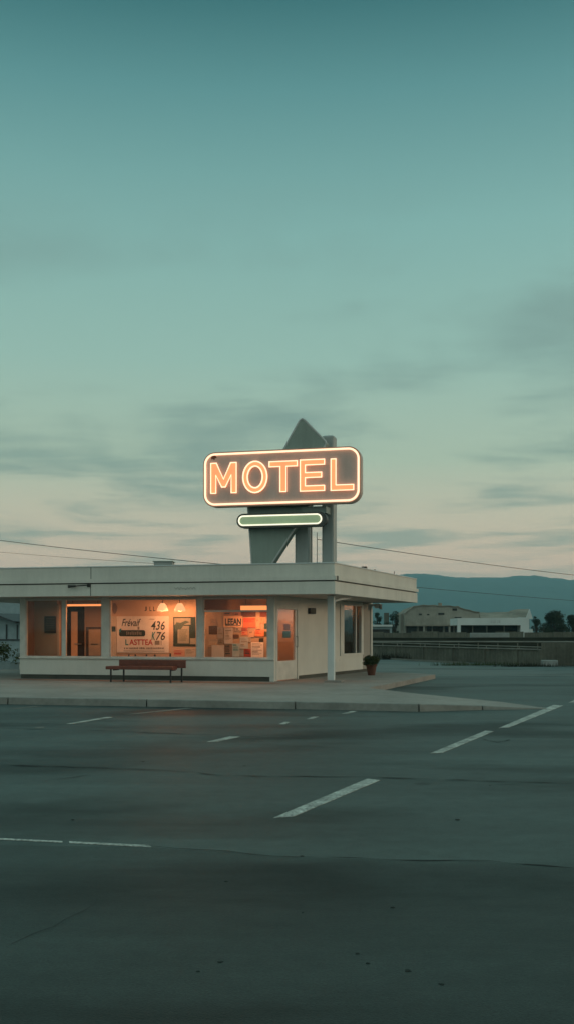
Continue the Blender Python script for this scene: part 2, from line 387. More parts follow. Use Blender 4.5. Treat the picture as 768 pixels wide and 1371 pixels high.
# piers
def pier(x0, x1, nm='pier'):
    b = MB().box(FR, FR.A(x0), FR.A(x1), -TH, 0.004, zsill - 0.03, ZS); return b.build(nm, 'frame', mot, bevel=0.006)
pier(27, 34.2); pier(136.8, 146.5); pier(264, 271.5); pier(358.5, 367)
b = MB()
for x0, x1 in ((34.2, 136.8), (146.5, 264), (271.5, 358.5)): b.box(FR, FR.A(x0), FR.A(x1), -TH, 0.0, zhead, ZS)
b.build('window_header', 'soffit', mot)
# windows: frame, pane, sill
def window(fr, x0, x1, z0, z1, mull=(), transom=None, d=0.0, fw=0.035, gm='glass'):
    a0, a1 = fr.A(x0), fr.A(x1)
    b = MB()
    b.box(fr, a0, a0 + fw, -0.1, -0.02, z0, z1); b.box(fr, a1 - fw, a1, -0.1, -0.02, z0, z1)
    b.box(fr, a0 + fw, a1 - fw, -0.1, -0.02, z0, z0 + fw); b.box(fr, a0 + fw, a1 - fw, -0.1, -0.02, z1 - fw, z1)
    for m0, m1 in mull: b.box(fr, fr.A(m0), fr.A(m1), -0.098, -0.018, z0 + fw, z1 - fw)
    if transom: b.box(fr, a0 + fw, a1 - fw, -0.096, -0.022, transom - 0.022, transom + 0.022)
    wnd = b.build('window', 'frame', mot)
    MB().box(fr, a0 + fw / 2, a1 - fw / 2, -0.064, -0.058, z0 + fw / 2, z1 - fw / 2).build('pane', gm, wnd)
    return wnd
def sill(fr, a0, a1, z): MB().box(fr, a0, a1, -0.02, 0.055, z - 0.03, z + 0.012).build('window_sill', 'frame', mot, bevel=0.006)
w1 = window(FR, 34.2, 136.8, zsill + 0.012, zhead, mull=((82.5, 88),))
w2 = window(FR, 146.5, 264, zsill + 0.012, zhead)
w3 = window(FR, 271.5, 358.5, zsill + 0.012, zhead, transom=FR.Z(315, 818))
sill(FR, AL - 0.01, 0.0, zsill)
# side wall with door and window
ztr = SD.Z(430, 885.4)
dA, dB = SD.A(369.5), SD.A(399)
sA, sB = SD.A(454.5), SD.A(485)
zdh = SD.Z(384, 812.5)
szb, szt = SD.Z(470, 877.5), SD.Z(470, 809)
b = MB()
b.box(SD, dB, sA, -TH, 0, PZ + 0.10, ztr - 0.012); b.box(SD, dB, sA, -TH, 0, ztr + 0.012, ZS)
b.box(SD, dB, sA, -TH, -0.012, ztr - 0.012, ztr + 0.012)
b.box(SD, sA, sB, -TH, 0, PZ + 0.10, szb); b.box(SD, sA, sB, -TH, 0, szt, ZS)
b.box(SD, 0.0, dB, -TH, -0.002, zdh, ZS)
b.box(SD, 0.002, dA, -TH, -0.002, PZ, zdh)
b.build('side_wall', 'white', mot)
M['darker_wall_strip'] = mat('taupe_wall', (0.34, 0.31, 0.27), 0.6, 0.3, 1.2, 0.1)
MB().box(SD, sB + 0.001, TE - 0.003, -TH, -0.004, PZ + 0.10, ZS).build('darker_wall_strip', 'darker_wall_strip', mot)  # brown-grey stretch of wall between side window and corner trim
MB().box(SD, dB, TE - 0.02, -TH, -0.025, PZ - 0.01, PZ + 0.10).build('plinth', 'plinth', mot)
MB().box(SD, TE - 0.002, TE + 0.14, -TH, 0.03, PZ, ZS).build('corner_trim', 'white', mot)
# door
b = MB()
b.box(SD, dA, dA + 0.07, -0.12, 0.012, PZ, zdh); b.box(SD, dB - 0.07, dB, -0.12, 0.012, PZ, zdh); b.box(SD, dA + 0.07, dB - 0.07, -0.12, 0.012, zdh - 0.07, zdh)
b.build('door_frame', 'frame', mot, bevel=0.006)
gA, gB = SD.A(372.3), SD.A(395.3); gzb, gzt = SD.Z(384, 884.5), SD.Z(384, 816)
l0, l1 = dA + 0.075, dB - 0.075
b = MB()
b.box(SD, l0, gA, -0.07, -0.015, PZ + 0.02, zdh - 0.075); b.box(SD, gB, l1, -0.07, -0.015, PZ + 0.02, zdh - 0.075)
b.box(SD, gA, gB, -0.07, -0.015, PZ + 0.02, gzb); b.box(SD, gA, gB, -0.07, -0.015, gzt, zdh - 0.075)
door = b.build('door', 'frame', mot)
MB().box(SD, gA - 0.01, gB + 0.01, -0.048, -0.042, gzb - 0.01, gzt + 0.01).build('pane', 'glass', door)
hb = MB(); hb.tube([SD.P(gB + 0.06, -0.015, 0.95 + PZ), SD.P(gB + 0.06, 0.05, 0.95 + PZ), SD.P(gB + 0.06, 0.05, 1.25 + PZ), SD.P(gB + 0.06, -0.015, 1.25 + PZ)], 0.014)
hb.build('handle', 'metal', door)
# side window
b = MB(); fw = 0.22
b.box(SD, sA, sA + fw + 0.1, -0.1, 0.03, szb, szt); b.box(SD, sB - fw, sB, -0.1, 0.03, szb, szt)
b.box(SD, sA + fw + 0.1, sB - fw, -0.1, 0.03, szb, szb + 0.07); b.box(SD, sA + fw + 0.1, sB - fw, -0.1, 0.03, szt - 0.05, szt)
am = SD.A(476.3)
b.box(SD, am - 0.03, am + 0.04, -0.095, 0.0, szb + 0.07, szt - 0.05)
sw = b.build('window', 'frame', mot)
MB().box(SD, sA + fw, sB - fw + 0.02, -0.06, -0.054, szb + 0.02, szt - 0.02).build('pane', 'glass_side', sw)
MB().box(SD, am + 0.3, sB - 0.1, -0.32, -0.26, szb, szt).build('curtain', paper('curtain', (0.22, 0.2, 0.17)), sw)
# interior shell: back wall, ceiling, floor, partitions, rear walls
DB = -2.3
DM = -1.3
def room(b, a0, a1, d0, d1, z0, z1): return b.box(FR, a0, a1, d0, d1, z0, z1)
aP = FR.A(141, -0.15)
room(MB(), aP + 0.06, 0.2, DB - 0.1, DB, PZ, ZS - 0.02).build('interior_wall', 'inwall', mot)
room(MB(), FR.A(137.5, DM), FR.A(268.5, DM), DM - 0.08, DM, PZ, ZS - 0.022).build('display_wall', 'inwall', mot)
room(MB(), AL + 0.1, FR.A(143, DM) - 0.055, -1.9, -1.8, PZ, ZS - 0.02).build('interior_wall', 'inwall', mot)
room(MB(), FR.A(143, DM) - 0.05, FR.A(143, DM) + 0.05, DB, DM - 0.082, PZ, ZS - 0.03).build('partition', 'inwall', mot)
room(MB(), AL, AL + 0.09, -6.5, -TH - 0.003, PZ - 0.01, ZS).build('end_wall', 'white', mot)
# floor and ceiling follow the plan
RL = FR.P(AL, -6.5, 0); RR = SD.P(TE, 0, 0)
plan = [FR.P(AL + 0.1, -0.15, 0), FR.P(-0.17, -0.15, 0), SD.P(0.15, -0.16, 0), SD.P(TE - 0.1, -0.16, 0), RL]
MB().prism([tuple(p[:2]) for p in plan], PZ + 0.001, PZ + 0.02).build('interior_floor', 'infloor', mot)
MB().prism([tuple(p[:2]) for p in plan], ZS - 0.02, ZS - 0.004).build('ceiling', 'inwall', mot)
bw = Fr(RL, RR - RL, Vector((-(RR - RL).y, (RR - RL).x, 0)))
MB().box(bw, 0, (RR - RL).length, 0.0, 0.12, PZ - 0.01, ZS).build('rear_wall', 'white', mot)
# a cross wall in the side room so the side window sees a room
cw = Fr(SD.P(3.9, -0.16, 0), -ns, -w)
MB().box(cw, 0, 3.2, -0.1, 0.0, PZ, ZS - 0.03).build('partition', 'inwall_dark', mot)
# roof: slab, deck, fascia bands
R1 = at(448, 795.4, 27.6); vdir = Vector((523, 1400, 0)).normalized()
R2 = R1 + vdir * ((36.3 - 27.6) / vdir.y)
sL = (-11.6 - R1.x) / u.x
R0 = R1 + u * sL                                             # far left front corner, beyond the frame edge
R3 = Vector((R2.x - u.x * 13.5, R2.y - u.y * 13.5, 0))
def inset_poly(pts, e):
    out = []; n = len(pts)
    for i in range(n):
        p0, p1, p2 = (Vector((q[0], q[1])) for q in (pts[i - 1], pts[i], pts[(i + 1) % n]))
        d1 = (p1 - p0).normalized(); d2 = (p2 - p1).normalized()
        n1 = Vector((-d1.y, d1.x)); n2 = Vector((-d2.y, d2.x))
        k = e / (1 + n1.dot(n2)); q = p1 + (n1 + n2) * k; out.append((q.x, q.y))
    return out
RP = [tuple(R0[:2]), tuple(R1[:2]), tuple(R2[:2]), tuple(R3[:2])]
def ring(b, e0, e1, z0, z1):                                 # band between two insets, closed all round
    o, i = inset_poly(RP, e0), inset_poly(RP, e1)
    for k in range(4):
        j = (k + 1) % 4
        p = [o[k], o[j], i[j], i[k]]
        vs = [(q[0], q[1], z0) for q in p] + [(q[0], q[1], z1) for q in p]
        b.add(vs, [(0, 1, 5, 4), (2, 3, 7, 6), (4, 5, 6, 7), (3, 2, 1, 0)])
    return b
roof = MB().prism(inset_poly(RP, 0.12), ZS + 0.004, 3.0).build('roof', 'soffit', mot)
MB().prism(inset_poly(RP, 0.14), 3.002, 3.04).build('roof_deck', 'deck', roof)
ring(MB(), 0.0, 0.11, ZS, 2.868).build('fascia', 'fascia', mot)
ring(MB(), 0.05, 0.1, 2.866, 2.905).build('shadow_groove', 'groove', mot)
ring(MB(), -0.035, 0.1, 2.903, 3.012).build('fascia_ledge', 'fascia', mot)
ring(MB(), 0.025, 0.13, 3.01, 3.345).build('parapet', 'fascia', mot)
ring(MB(), 0.005, 0.15, 3.347, 3.372).build('parapet_cap', 'post', mot)
RF = Fr(R1, u, nf); RS = Fr(R1, vdir, Vector((vdir.y, -vdir.x, 0)))
aj = RF.A(121.2, 0.0)
b = MB(); b.box(RF, aj, aj + 0.02, -0.01, 0.004, ZS, 2.868); b.box(RF, aj, aj + 0.02, -0.05, -0.021, 3.012, 3.345)
b.build('fascia_joint', 'groove', mot)
b = MB(); b.box(RS, 0.03, 0.16, 0.034, 0.045, 2.9, 3.015); b.build('gutter_end', 'groove', mot)
# faded lettering stain on fascia
M['stain'] = mat('faded_marking', (0.30, 0.30, 0.27), 0.7)
sc_ = MB(); rr = random.Random(3)
for x0, x1, yc in ((234, 262, 787.5), (208, 240, 773)):
    k = 13
    pts = [RF.P(RF.A(x0 + (x1 - x0) * i / k), 0.004 if yc > 780 else 0.042, RF.Z(x0 + (x1 - x0) * i / k, yc + (2.2 if i % 2 else -1.8) * rr.uniform(0.4, 1.0))) for i in range(k + 1)]
    if yc > 780: sc_.tube(pts, 0.008, 5)
sc_.build('faded_scribble', 'stain', mot)
# roof column with bracket
cb = G(443, 913.2, PZ)
CLc = Fr(cb, u, nf)
b = MB().box(CLc, -0.095, 0.095, -0.09, 0.09, PZ + 0.05, ZS - 0.002); colm = b.build('roof_post', 'post', mot, bevel=0.02)
MB().box(CLc, -0.17, 0.32, -0.2, 0.18, PZ, PZ + 0.055).build('post_base', 'conc', colm, bevel=0.01)
b = MB().tube([CLc.P(0.06, -0.03, 2.3), CLc.P(0.1, -0.1, 2.40), CLc.P(0.22, -0.5, 2.46), CLc.P(0.3, -1.1, 2.50)], 0.035, 10)
b.build('pipe_bracket', 'post', colm, smooth=True)
room(MB(), AL + 0.091, AL + 0.099, -0.7, -TH - 0.01, PZ + 0.03, ZS - 0.03).build('wall_lining', 'door_jamb', mot)
# interior door and cabinet in the left room
d_ = -1.78
b = MB(); rect_px(b, FR, 89, 812, 113.5, 884, d_, 0.02); idr = b.build('interior_door', 'door_dark', mot)
b = MB(); rect_px(b, FR, 95.7, 819, 104, 882, d_ + 0.012, 0.012); b.build('door_panel', 'door_amber', idr)
b = MB(); rect_px(b, FR, 100, 861.5, 109, 863, d_ + 0.05, 0.05); b.build('handle', 'metal', idr)
b = MB(); rect_px(b, FR, 113.5, 812, 115.3, 884, d_ + 0.02, 0.02); b.build('door_jamb', 'inwall', idr)
b = MB(); rect_px(b, FR, 77.2, 809.5, 80.2, 884, -0.7, 0.06); b.build('partition_edge', 'inwall', mot)
room(MB(), AL + 0.1, FR.A(77.2, -0.7), -0.77, -0.7, PZ, ZS - 0.03).build('partition', 'inwall_dark', mot)

# strip lights on the ceiling (lit)
def strip_light(x0, x1, y0, y1, d, label):
    e = empty('strip_light', FR.P(FR.A((x0 + x1) / 2, d), d, ZS - 0.1), label, 'ceiling light', 'strip lights in the motel office')
    b = MB(); a0, a1, z0, z1 = rect_px(b, FR, x0, y0, x1, y1, d, 0.14); b.build('diffuser', 'strip', e)
    MB().box(FR, a0 - 0.01, a1 + 0.01, d - 0.15, d + 0.012, z1 + 0.001, z1 + 0.025).build('housing', 'frame', e)
    for q in (0.15, 0.85): MB().tube([FR.P(a0 + (a1 - a0) * q, d - 0.07, z1 + 0.02), FR.P(a0 + (a1 - a0) * q, d - 0.07, ZS - 0.021)], 0.006, 6).build('hanger', 'blackbox', e)
    return e
strip_light(322, 362, 811, 817, -0.45, 'orange ceiling strip light above the crowded notice board')
strip_light(368, 392, 809, 812.5, -1.7, 'orange ceiling strip light deeper in the office behind the notice board')
strip_light(89, 137, 809, 811.4, -0.3, 'thin orange strip light above the dark interior door')
e = empty('strip_light', SD.P(6.3, -0.16, 2.3), 'warm strip light at the top of the side window', 'ceiling light', 'strip lights in the motel office')
dS = -0.13
MB().box(SD, SD.A(459, dS), SD.A(477, dS), dS - 0.07, dS, SD.Z(468, 815.4, dS), SD.Z(468, 811.0, dS)).build('diffuser', 'strip', e)
MB().box(SD, SD.A(459, dS), SD.A(477, dS), dS - 0.06, dS - 0.01, SD.Z(468, 811.0, dS) + 0.001, ZS - 0.021).build('housing', 'frame', e)
# pendant lamps
def pendant(px, label):
    d = -0.6; a, Y = FR.ray(px, d); zb = FR.Z(px, 818.2, d); zt = FR.Z(px, 807.5, d)
    p = FR.P(a, d, zb)
    e = empty('pendant_lamp', p, label, 'lamp', 'pendant lamps behind the middle window')
    MB().lathe(p, [(0.165, 0.0), (0.16, 0.05), (0.125, 0.14), (0.075, zt - zb - 0.02), (0.05, zt - zb)], 24).build('lamp_shade', 'lampshade', e, smooth=True)
    MB().tube([p + Vector((0, 0, zt - zb)), Vector((p.x, p.y, ZS - 0.021))], 0.012).build('cord', 'blackbox', e)
    return p
PL = [pendant(218, 'left lit dome pendant lamp above the painted price poster'), pendant(241, 'right lit dome pendant lamp hanging nearer the dark framed poster')]

# ------------------------------------------------------------------ wall fixtures
a, Y = SD.ray(415.5); z = SD.Z(415.5, 818)
e = empty('wall_lamp', SD.P(a, 0, z), 'small dark square wall lamp right of the white door', 'lamp')
MB().box(SD, a - 0.22, a + 0.22, 0.001, 0.09, z - 0.09, z + 0.09).build('body', 'blackbox', e, bevel=0.02)
MB().box(SD, a - 0.17, a + 0.17, 0.091, 0.1, z - 0.06, z + 0.03).build('lens', 'plinth', e)
a = TE; z = SD.Z(496, 812.5)
e = empty('floodlight', SD.P(TE + 0.1, 0.1, z), 'small white floodlight under the eave at the rear corner', 'lamp')
MB().box(SD, TE + 0.0, TE + 0.12, 0.031, 0.15, z + 0.02, z + 0.1).build('bracket', 'post', e)
MB().box(SD, TE - 0.05, TE + 0.2, 0.152, 0.34, z - 0.05, z + 0.11).build('body', 'post', e, bevel=0.02)
MB().box(SD, TE - 0.03, TE + 0.18, 0.34, 0.37, z - 0.09, z + 0.09).build('lens', 'blackbox', e)
x0, x1 = RF.A(95), RF.A(120); z = RF.Z(108, 784.7)
e = empty('spotlight', RF.P(x1, 0, z), 'dark thin arm spotlight on the left of the roof fascia', 'lamp')
MB().tube([RF.P(x0 + .2, 0.1, z), RF.P(x1 - 0.05, 0.09, z + 0.02), RF.P(x1, 0.004, z + 0.03)], 0.018).build('arm', 'blackbox', e)
b = MB().tube([RF.P(x0 - 0.02, 0.1, z - 0.012), RF.P(x0 + 0.2, 0.1, z)], [0.045, 0.03], 10); b.build('head', 'blackbox', e)
MB().box(RF, x1 - 0.06, x1 + 0.04, 0.001, 0.03, z - 0.03, z + 0.07).build('mount', 'blackbox', e)

# ------------------------------------------------------------------ roof objects
def roofobj(px, y0, y1, Y): p = at(px, y1, Y); return p
p = at(220, 757, 30.2)
e = empty('roof_vent', (p.x, p.y, 3.04), 'low grey metal vent box on the roof left of the sign', 'vent')
MB().box(W, p.x - 0.26, p.x + 0.26, -p.y - 0.3, -p.y + 0.3, 3.04, at(220, 753, 30.2).z).build('box', 'metal', e)
MB().box(W, p.x - 0.29, p.x + 0.29, -p.y - 0.33, -p.y + 0.33, at(220, 753, 30.2).z, at(220, 752, 30.2).z).build('lid', 'plate', e)
for px, yt, ym, hw, lab in ((487, 758.6, 763, 0.09, 'small dark capped vent stub on the right roof edge'), (501, 762.5, 768, 0.03, 'thin short pipe stub on the right roof edge')):
    Y = 31.5 if px == 487 else 32.6
    p = at(px, ym, Y); pt = at(px, yt, Y)
    e = empty('vent_stub', (p.x, p.y, 3.04), lab, 'vent')
    MB().tube([(p.x, p.y, 3.04), (p.x, p.y, pt.z - 0.06)], hw * 0.6, 10).build('pipe', 'metal', e)
    MB().tube([(p.x, p.y, pt.z - 0.06), (p.x, p.y, pt.z)], hw, 10).build('cap', 'blackbox', e)
p = at(527, 767, 34.4)
tag(MB().tube([(p.x, p.y, 3.04), (p.x, p.y, at(527, 765, 34.4).z)], 0.012, 6).build('antenna_rod', 'wire'), 'very thin rod standing at the far right roof edge', 'antenna')
mt = at(424, 713, 30.4)
e = empty('service_mast', (mt.x, mt.y, 3.04), 'thin upright wire mast between the two sign posts', 'mast')
MB().tube([(mt.x, mt.y, 3.04), (mt.x, mt.y, mt.z)], 0.012, 6).build('pole', 'metal', e)
MB().tube([(mt.x, mt.y, 3.04), (mt.x, mt.y, 3.1)], 0.05, 8).build('foot', 'blackbox', e)

# ------------------------------------------------------------------ MOTEL SIGN
SG = Fr(at(380, 640, 28.9), u, nf)
sign = empty('motel_sign', (SG.o.x, SG.o.y, 3.04), 'tall grey roof sign reading MOTEL in orange neon with a green bar below', 'sign')
def rounded(x0, x1, z0, z1, r, seg=8):
    out = []
    for cx, cz, s in ((x1 - r, z1 - r, 0), (x0 + r, z1 - r, 90), (x0 + r, z0 + r, 180), (x1 - r, z0 + r, 270)):
        out += [(cx + r * math.cos(R(s + 90 * k / seg)), cz + r * math.sin(R(s + 90 * k / seg))) for k in range(seg + 1)]
    return out
DP = 0.5
def sp_(px, py): return (SG.A(px, DP), SG.Z(px, py, DP))
M['panel_rust'] = mat('rust_scuff', (0.10, 0.055, 0.04), 0.8, 0.2, 20, 0.3)
pa0, pa1 = SG.A(272.8, DP), SG.A(483, DP)
pz1 = (SG.Z(273, 604.5, DP) + SG.Z(483, 599, DP)) / 2; pz0 = (SG.Z(273, 678, DP) + SG.Z(483, 674.5, DP)) / 2
rad = 0.34
MB().face_prism(SG, rounded(pa0, pa1, pz0, pz1, rad), DP - 0.26, DP).build('sign_panel', 'panel', sign)
def border(a0, a1, z0, z1, r, d, rr_, nm, m, parent):
    return MB().tube([SG.P(a, d, z) for a, z in rounded(a0, a1, z0, z1, r, 10)], rr_, 8, True).build(nm, m, parent, smooth=True)
spn = [o for o in sign.children if o.name.startswith('sign_panel')][0]
b = MB()
o_, i_ = rounded(pa0, pa1, pz0, pz1, rad), rounded(pa0 + 0.03, pa1 - 0.03, pz0 + 0.03, pz1 - 0.03, rad - 0.03)
n = len(o_)
vs = [SG.P(a, DP + 0.002, z) for a, z in o_] + [SG.P(a, DP + 0.03, z) for a, z in o_] + [SG.P(a, DP + 0.03, z) for a, z in i_] + [SG.P(a, DP + 0.002, z) for a, z in i_]
b.add(vs, [(k * n + i, k * n + (i + 1) % n, ((k + 1) % 4) * n + (i + 1) % n, ((k + 1) % 4) * n + i) for k in range(4) for i in range(n)])
b.build('rim', 'panel_rim', spn)
border(pa0 + 0.065, pa1 - 0.065, pz0 + 0.065, pz1 - 0.065, rad - 0.065, DP + 0.055, 0.028, 'border_tube', 'tube', spn)
b = MB(); b.face_prism(SG, [sp_(x, y) for x, y in ((283, 611), (286, 609.6), (289, 610.5), (290.5, 613), (288, 613.6), (287.5, 616), (285, 614.5), (283.2, 615.2))], DP + 0.001, DP + 0.004)
b.build('rust_scuff', 'panel_rust', spn)
# letters: pixel boxes measured on the sign (left, right, top, bottom)
LB = {'M': (283.4, 317.4, 620.3, 660.6), 'O': (325.8, 358.6, 617.6, 660.4), 'T': (361.2, 398.2, 618, 658.6), 'E': (402.2, 434.6, 615.8, 657.6), 'L': (443.2, 473.4, 614.4, 656.6)}
def poly(ch):
    s = 0.235
    if ch == 'M': return [(0, 0), (0, 1), (.22, 1), (.5, .46), (.78, 1), (1, 1), (1, 0), (.80, 0), (.80, .60), (.57, .20), (.43, .20), (.20, .60), (.20, 0)]
    if ch == 'T': return [(0, 1), (1, 1), (1, .83), (.61, .83), (.61, 0), (.39, 0), (.39, .83), (0, .83)]
    if ch == 'E': return [(0, 0), (0, 1), (1, 1), (1, .835), (.21, .835), (.21, .59), (.88, .59), (.88, .43), (.21, .43), (.21, .165), (1, .165), (1, 0)]
    if ch == 'L': return [(0, 0), (0, 1), (.22, 1), (.22, .17), (1, .17), (1, 0)]
for ch in 'MOTEL':
    x0, x1, y0, y1 = LB[ch]
    a0, a1 = SG.A(x0, DP), SG.A(x1, DP); xm = (x0 + x1) / 2
    z1, z0 = SG.Z(xm, y0, DP), SG.Z(xm, y1, DP)
    dF = DP + 0.05; tr = 0.019; dt = dF + 0.016
    if ch == 'O':
        ca, cz, ra, rz = (a0 + a1) / 2, (z0 + z1) / 2, (a1 - a0) / 2, (z1 - z0) / 2
        seg = 40; ia, iz = ra - 0.145, rz - 0.15
        ell = lambda A_, Z_: [(ca + A_ * math.cos(6.28319 * k / seg), cz + Z_ * math.sin(6.28319 * k / seg)) for k in range(seg)]
        b = MB(); o_, i_ = ell(ra, rz), ell(ia, iz)
        vs = [SG.P(a, DP + 0.004, z) for a, z in o_] + [SG.P(a, dF, z) for a, z in o_] + [SG.P(a, dF, z) for a, z in i_] + [SG.P(a, DP + 0.004, z) for a, z in i_]
        b.add(vs, [(k * seg + i, k * seg + (i + 1) % seg, ((k + 1) % 4) * seg + (i + 1) % seg, ((k + 1) % 4) * seg + i) for k in range(4) for i in range(seg)])
        lt = b.build('sign_letter', 'letter', sign)
        MB().tube([SG.P(a, dt, z) for a, z in ell(ra - 0.01, rz - 0.01)], tr, 8, True).build('neon_tube', 'tube', lt, smooth=True)
        MB().tube([SG.P(a, dt, z) for a, z in ell(ia + 0.01, iz + 0.01)], tr, 8, True).build('neon_tube', 'tube', lt, smooth=True)
    else:
        pts = [(a0 + x * (a1 - a0), z0 + y * (z1 - z0)) for x, y in poly(ch)]
        lt = MB().face_prism(SG, pts, DP + 0.004, dF).build('sign_letter', 'letter', sign)
        MB().tube([SG.P(a, dt, z) for a, z in pts], tr, 8, True).build('neon_tube', 'tube', lt, smooth=False)
    lt['label'] = 'orange neon outlined letter ' + ch
# arrow-shaped back plate
dp = 0.2
def sp(px, py, d): return (SG.A(px, d), SG.Z(px, py, d))
PLT = [(404.5, 560.5), (407.5, 562.5), (435, 590.5), (436, 594), (433, 600), (433, 640), (424, 660), (362, 757), (337, 757), (332, 677), (381, 599), (401, 563)]
pp = [sp(x, y, dp) for x, y in PLT]
zroof = 3.04
pp = [(a, max(z, zroof)) for a, z in pp]
pl = MB().face_prism(SG, pp, dp - 0.4, dp).build('arrow_plate', 'plate', sign)
cen = (sum(a for a, z in pp) / len(pp), sum(z for a, z in pp) / len(pp))
b = MB(); b.tube([SG.P(a, dp - 0.01, z) for a, z in pp], 0.03, 6, True); b.build('edge_trim', 'plate_rim', pl)
# posts
def post(x0, x1, ytop, d1, d0, r=0.06):
    a0, a1 = SG.A(x0, d1), SG.A(x1, d1); zt = SG.Z((x0 + x1) / 2, ytop, d1)
    o = MB().box(SG, a0, a1, d0, d1, zroof, zt).build('sign_post', 'signpost', sign, bevel=r); return o
post(430, 446.5, 582.5, -0.25, -0.68)
post(394.5, 411.5, 668, -0.22, -0.66, 0.02)
b = MB(); b.tube([SG.P(SG.A(414, -0.2), -0.44, zroof), SG.P(SG.A(414, -0.2), -0.44, zroof + 1.9)], 0.018, 6); b.build('conduit', 'metal', sign)
# little bracket under the panel
b = MB(); a0, a1 = SG.A(404, 0.3), SG.A(436, 0.3)
b.box(SG, a0, a1, -0.24, 0.3, SG.Z(420, 687, 0.3), SG.Z(420, 678, 0.3)); b.build('support_arm', 'plate', sign)
# light bar
DB2 = 0.5
ba0, ba1 = SG.A(316.8, DB2), SG.A(436.6, DB2)
bz1 = SG.Z(376, 686.3, DB2); bz0 = SG.Z(376, 705.8, DB2); br = (bz1 - bz0) / 2 - 0.001
lb = MB().face_prism(SG, rounded(ba0, ba1, bz0, bz1, br), DB2 - 0.24, DB2).build('light_bar', 'bar', sign)
fa0, fa1 = SG.A(320.4, DB2), SG.A(430.0, DB2); k = 0.072
MB().face_prism(SG, rounded(fa0, fa1, bz0 + k, bz1 - k, br - k), DB2 + 0.002, DB2 + 0.02).build('lamp_face', 'bar_face', lb)
border(fa0, fa1, bz0 + k, bz1 - k, br - k, DB2 + 0.035, 0.019, 'neon_tube', 'bar_tube', lb)

# ------------------------------------------------------------------ POSTERS AND PAPERS
ink = mat('poster_black_ink', (0.03, 0.05, 0.05), 0.7); red = mat('poster_red_ink', (0.45, 0.03, 0.03), 0.7); teal = mat('poster_teal_ink', (0.03, 0.22, 0.24), 0.7)
gry = mat('poster_grey_print', (0.25, 0.23, 0.2), 0.7)
def zoom6(x, y): return 140 + x * 0.1302, 815 + y * 0.1302
def put_text(s, x0, y0, x1, y1, d, m, parent, shear=0.0, bold=0.0, fr=FR, nm='lettering'):
    xm = (x0 + x1) / 2
    return text_mesh(nm, s, fr, d, fr.A(x0, d), fr.Z(xm, y1, d), fr.A(x1, d), fr.Z(xm, y0, d), m, parent, shear, bold)
d = DM + 0.022
po = empty('price_poster', FR.P(FR.A(191, d), d, FR.Z(191, 874, d)), 'large white hand painted price poster with red LASTTEA lettering', 'poster')
b = MB(); rect_px(b, FR, 156.5, 825, 226.3, 873.8, d, 0.012); b.build('board', paper('white', (0.80, 0.76, 0.70)), po)
put_text('Fr\u00e9vaif', 163.2, 828.5, 189, 838.5, d, ink, po, 0.35, 0.012)
put_text('436', 202.5, 831.5, 221, 843.4, d, ink, po, 0.2, 0.012)
put_text('K', 203.2, 846, 208.4, 857, d, teal, po, 0.2, 0.03); put_text('76', 209, 846, 221.5, 857.2, d, ink, po, 0.25, 0.012)
put_text('L', 168.2, 856, 172.4, 863.8, d, teal, po, 0.0, 0.03); put_text('ASTTEA', 173.6, 856, 205, 863.8, d, red, po, 0.0, 0.02)
b = MB(); a0, a1 = FR.A(159.8, d), FR.A(194.8, d); z0, z1 = FR.Z(177, 852, d), FR.Z(177, 843.6, d)
b.face_prism(FR, rounded(a0, a1, z0, z1, 0.06), d + 0.001, d + 0.004); b.build('painted_bar', ink, po)
b = MB()
for i in range(9):
    xx = 169.5 + i * 2.35; rect_px(b, FR, xx, 845.4 + (i % 3) * 0.4, xx + 1.4, 850.3 - (i % 2) * 0.5, d + 0.008, 0.003)
b.build('painted_marks', gry, po)
b = MB(); k = [(-1.6, 0), (-1.2, 1.8), (0.2, 3.0), (1.5, 3.2), (1.4, 1.2), (0.6, -1.2), (-0.8, -2.6)]
b.face_prism(FR, [(FR.A(161.4 + x, d), FR.Z(161.4, 844.6 - y, d)) for x, y in k], d + 0.001, d + 0.006); b.build('painted_leaf', teal, po)
b = MB(); rr = random.Random(5); x = 166.5
while x < 220:
    b = MB(); ww = rr.uniform(0.7, 1.9); rect_px(b, FR, x, 866.6 + rr.uniform(0, 0.5), x + ww, 869.2, d + 0.004, 0.003); b.build('small_print', gry, po); x += ww + rr.choice((0.5, 0.5, 1.5))
for q_ in ((166, 871.2, 220.6, 872, .004), (184.5, 839, 187, 843, .004), (200.4, 828.6, 207, 829.4, .004), (215.5, 857.6, 216.5, 863.6, .004), (207.5, 857.8, 214, 863.4, .003)):
    b = MB(); rect_px(b, FR, *q_[:4], d + q_[4], 0.002); b.build('small_print', gry, po)
#, d + 0.004, 0.003)
# second poster
d = DM + 0.02
po2 = empty('framed_poster', FR.P(FR.A(247, d), d, FR.Z(247, 865, d)), 'dark green framed poster in the middle window beside the price poster', 'poster')
b = MB(); rect_px(b, FR, 232.3, 826, 263, 865, d, 0.012); b.build('board', paper('darkteal', (0.045, 0.075, 0.07)), po2)
b = MB(); rect_px(b, FR, 233.5, 827.5, 255.4, 836.5, d + 0.006, 0.004); rect_px(b, FR, 238, 838, 253.4, 861.5, d + 0.006, 0.004); rect_px(b, FR, 254.6, 854.5, 262, 862.5, d + 0.006, 0.004)
b.build('print', paper('sage', (0.36, 0.36, 0.30)), po2)
b = MB()
b.face_prism(FR, [(FR.A(x, d), FR.Z(x, y, d)) for x, y in ((234, 838), (237, 833), (242, 834), (249, 831), (254, 833), (247, 836), (243, 842), (238, 843), (236, 847))], d + 0.008, d + 0.012)
for i in range(6): rect_px(b, FR, 240.5, 843 + i * 2.7, 251 - (i % 3), 843.8 + i * 2.7, d + 0.010, 0.003)
b.build('drawing', paper('darksage', (0.10, 0.14, 0.12)), po2)
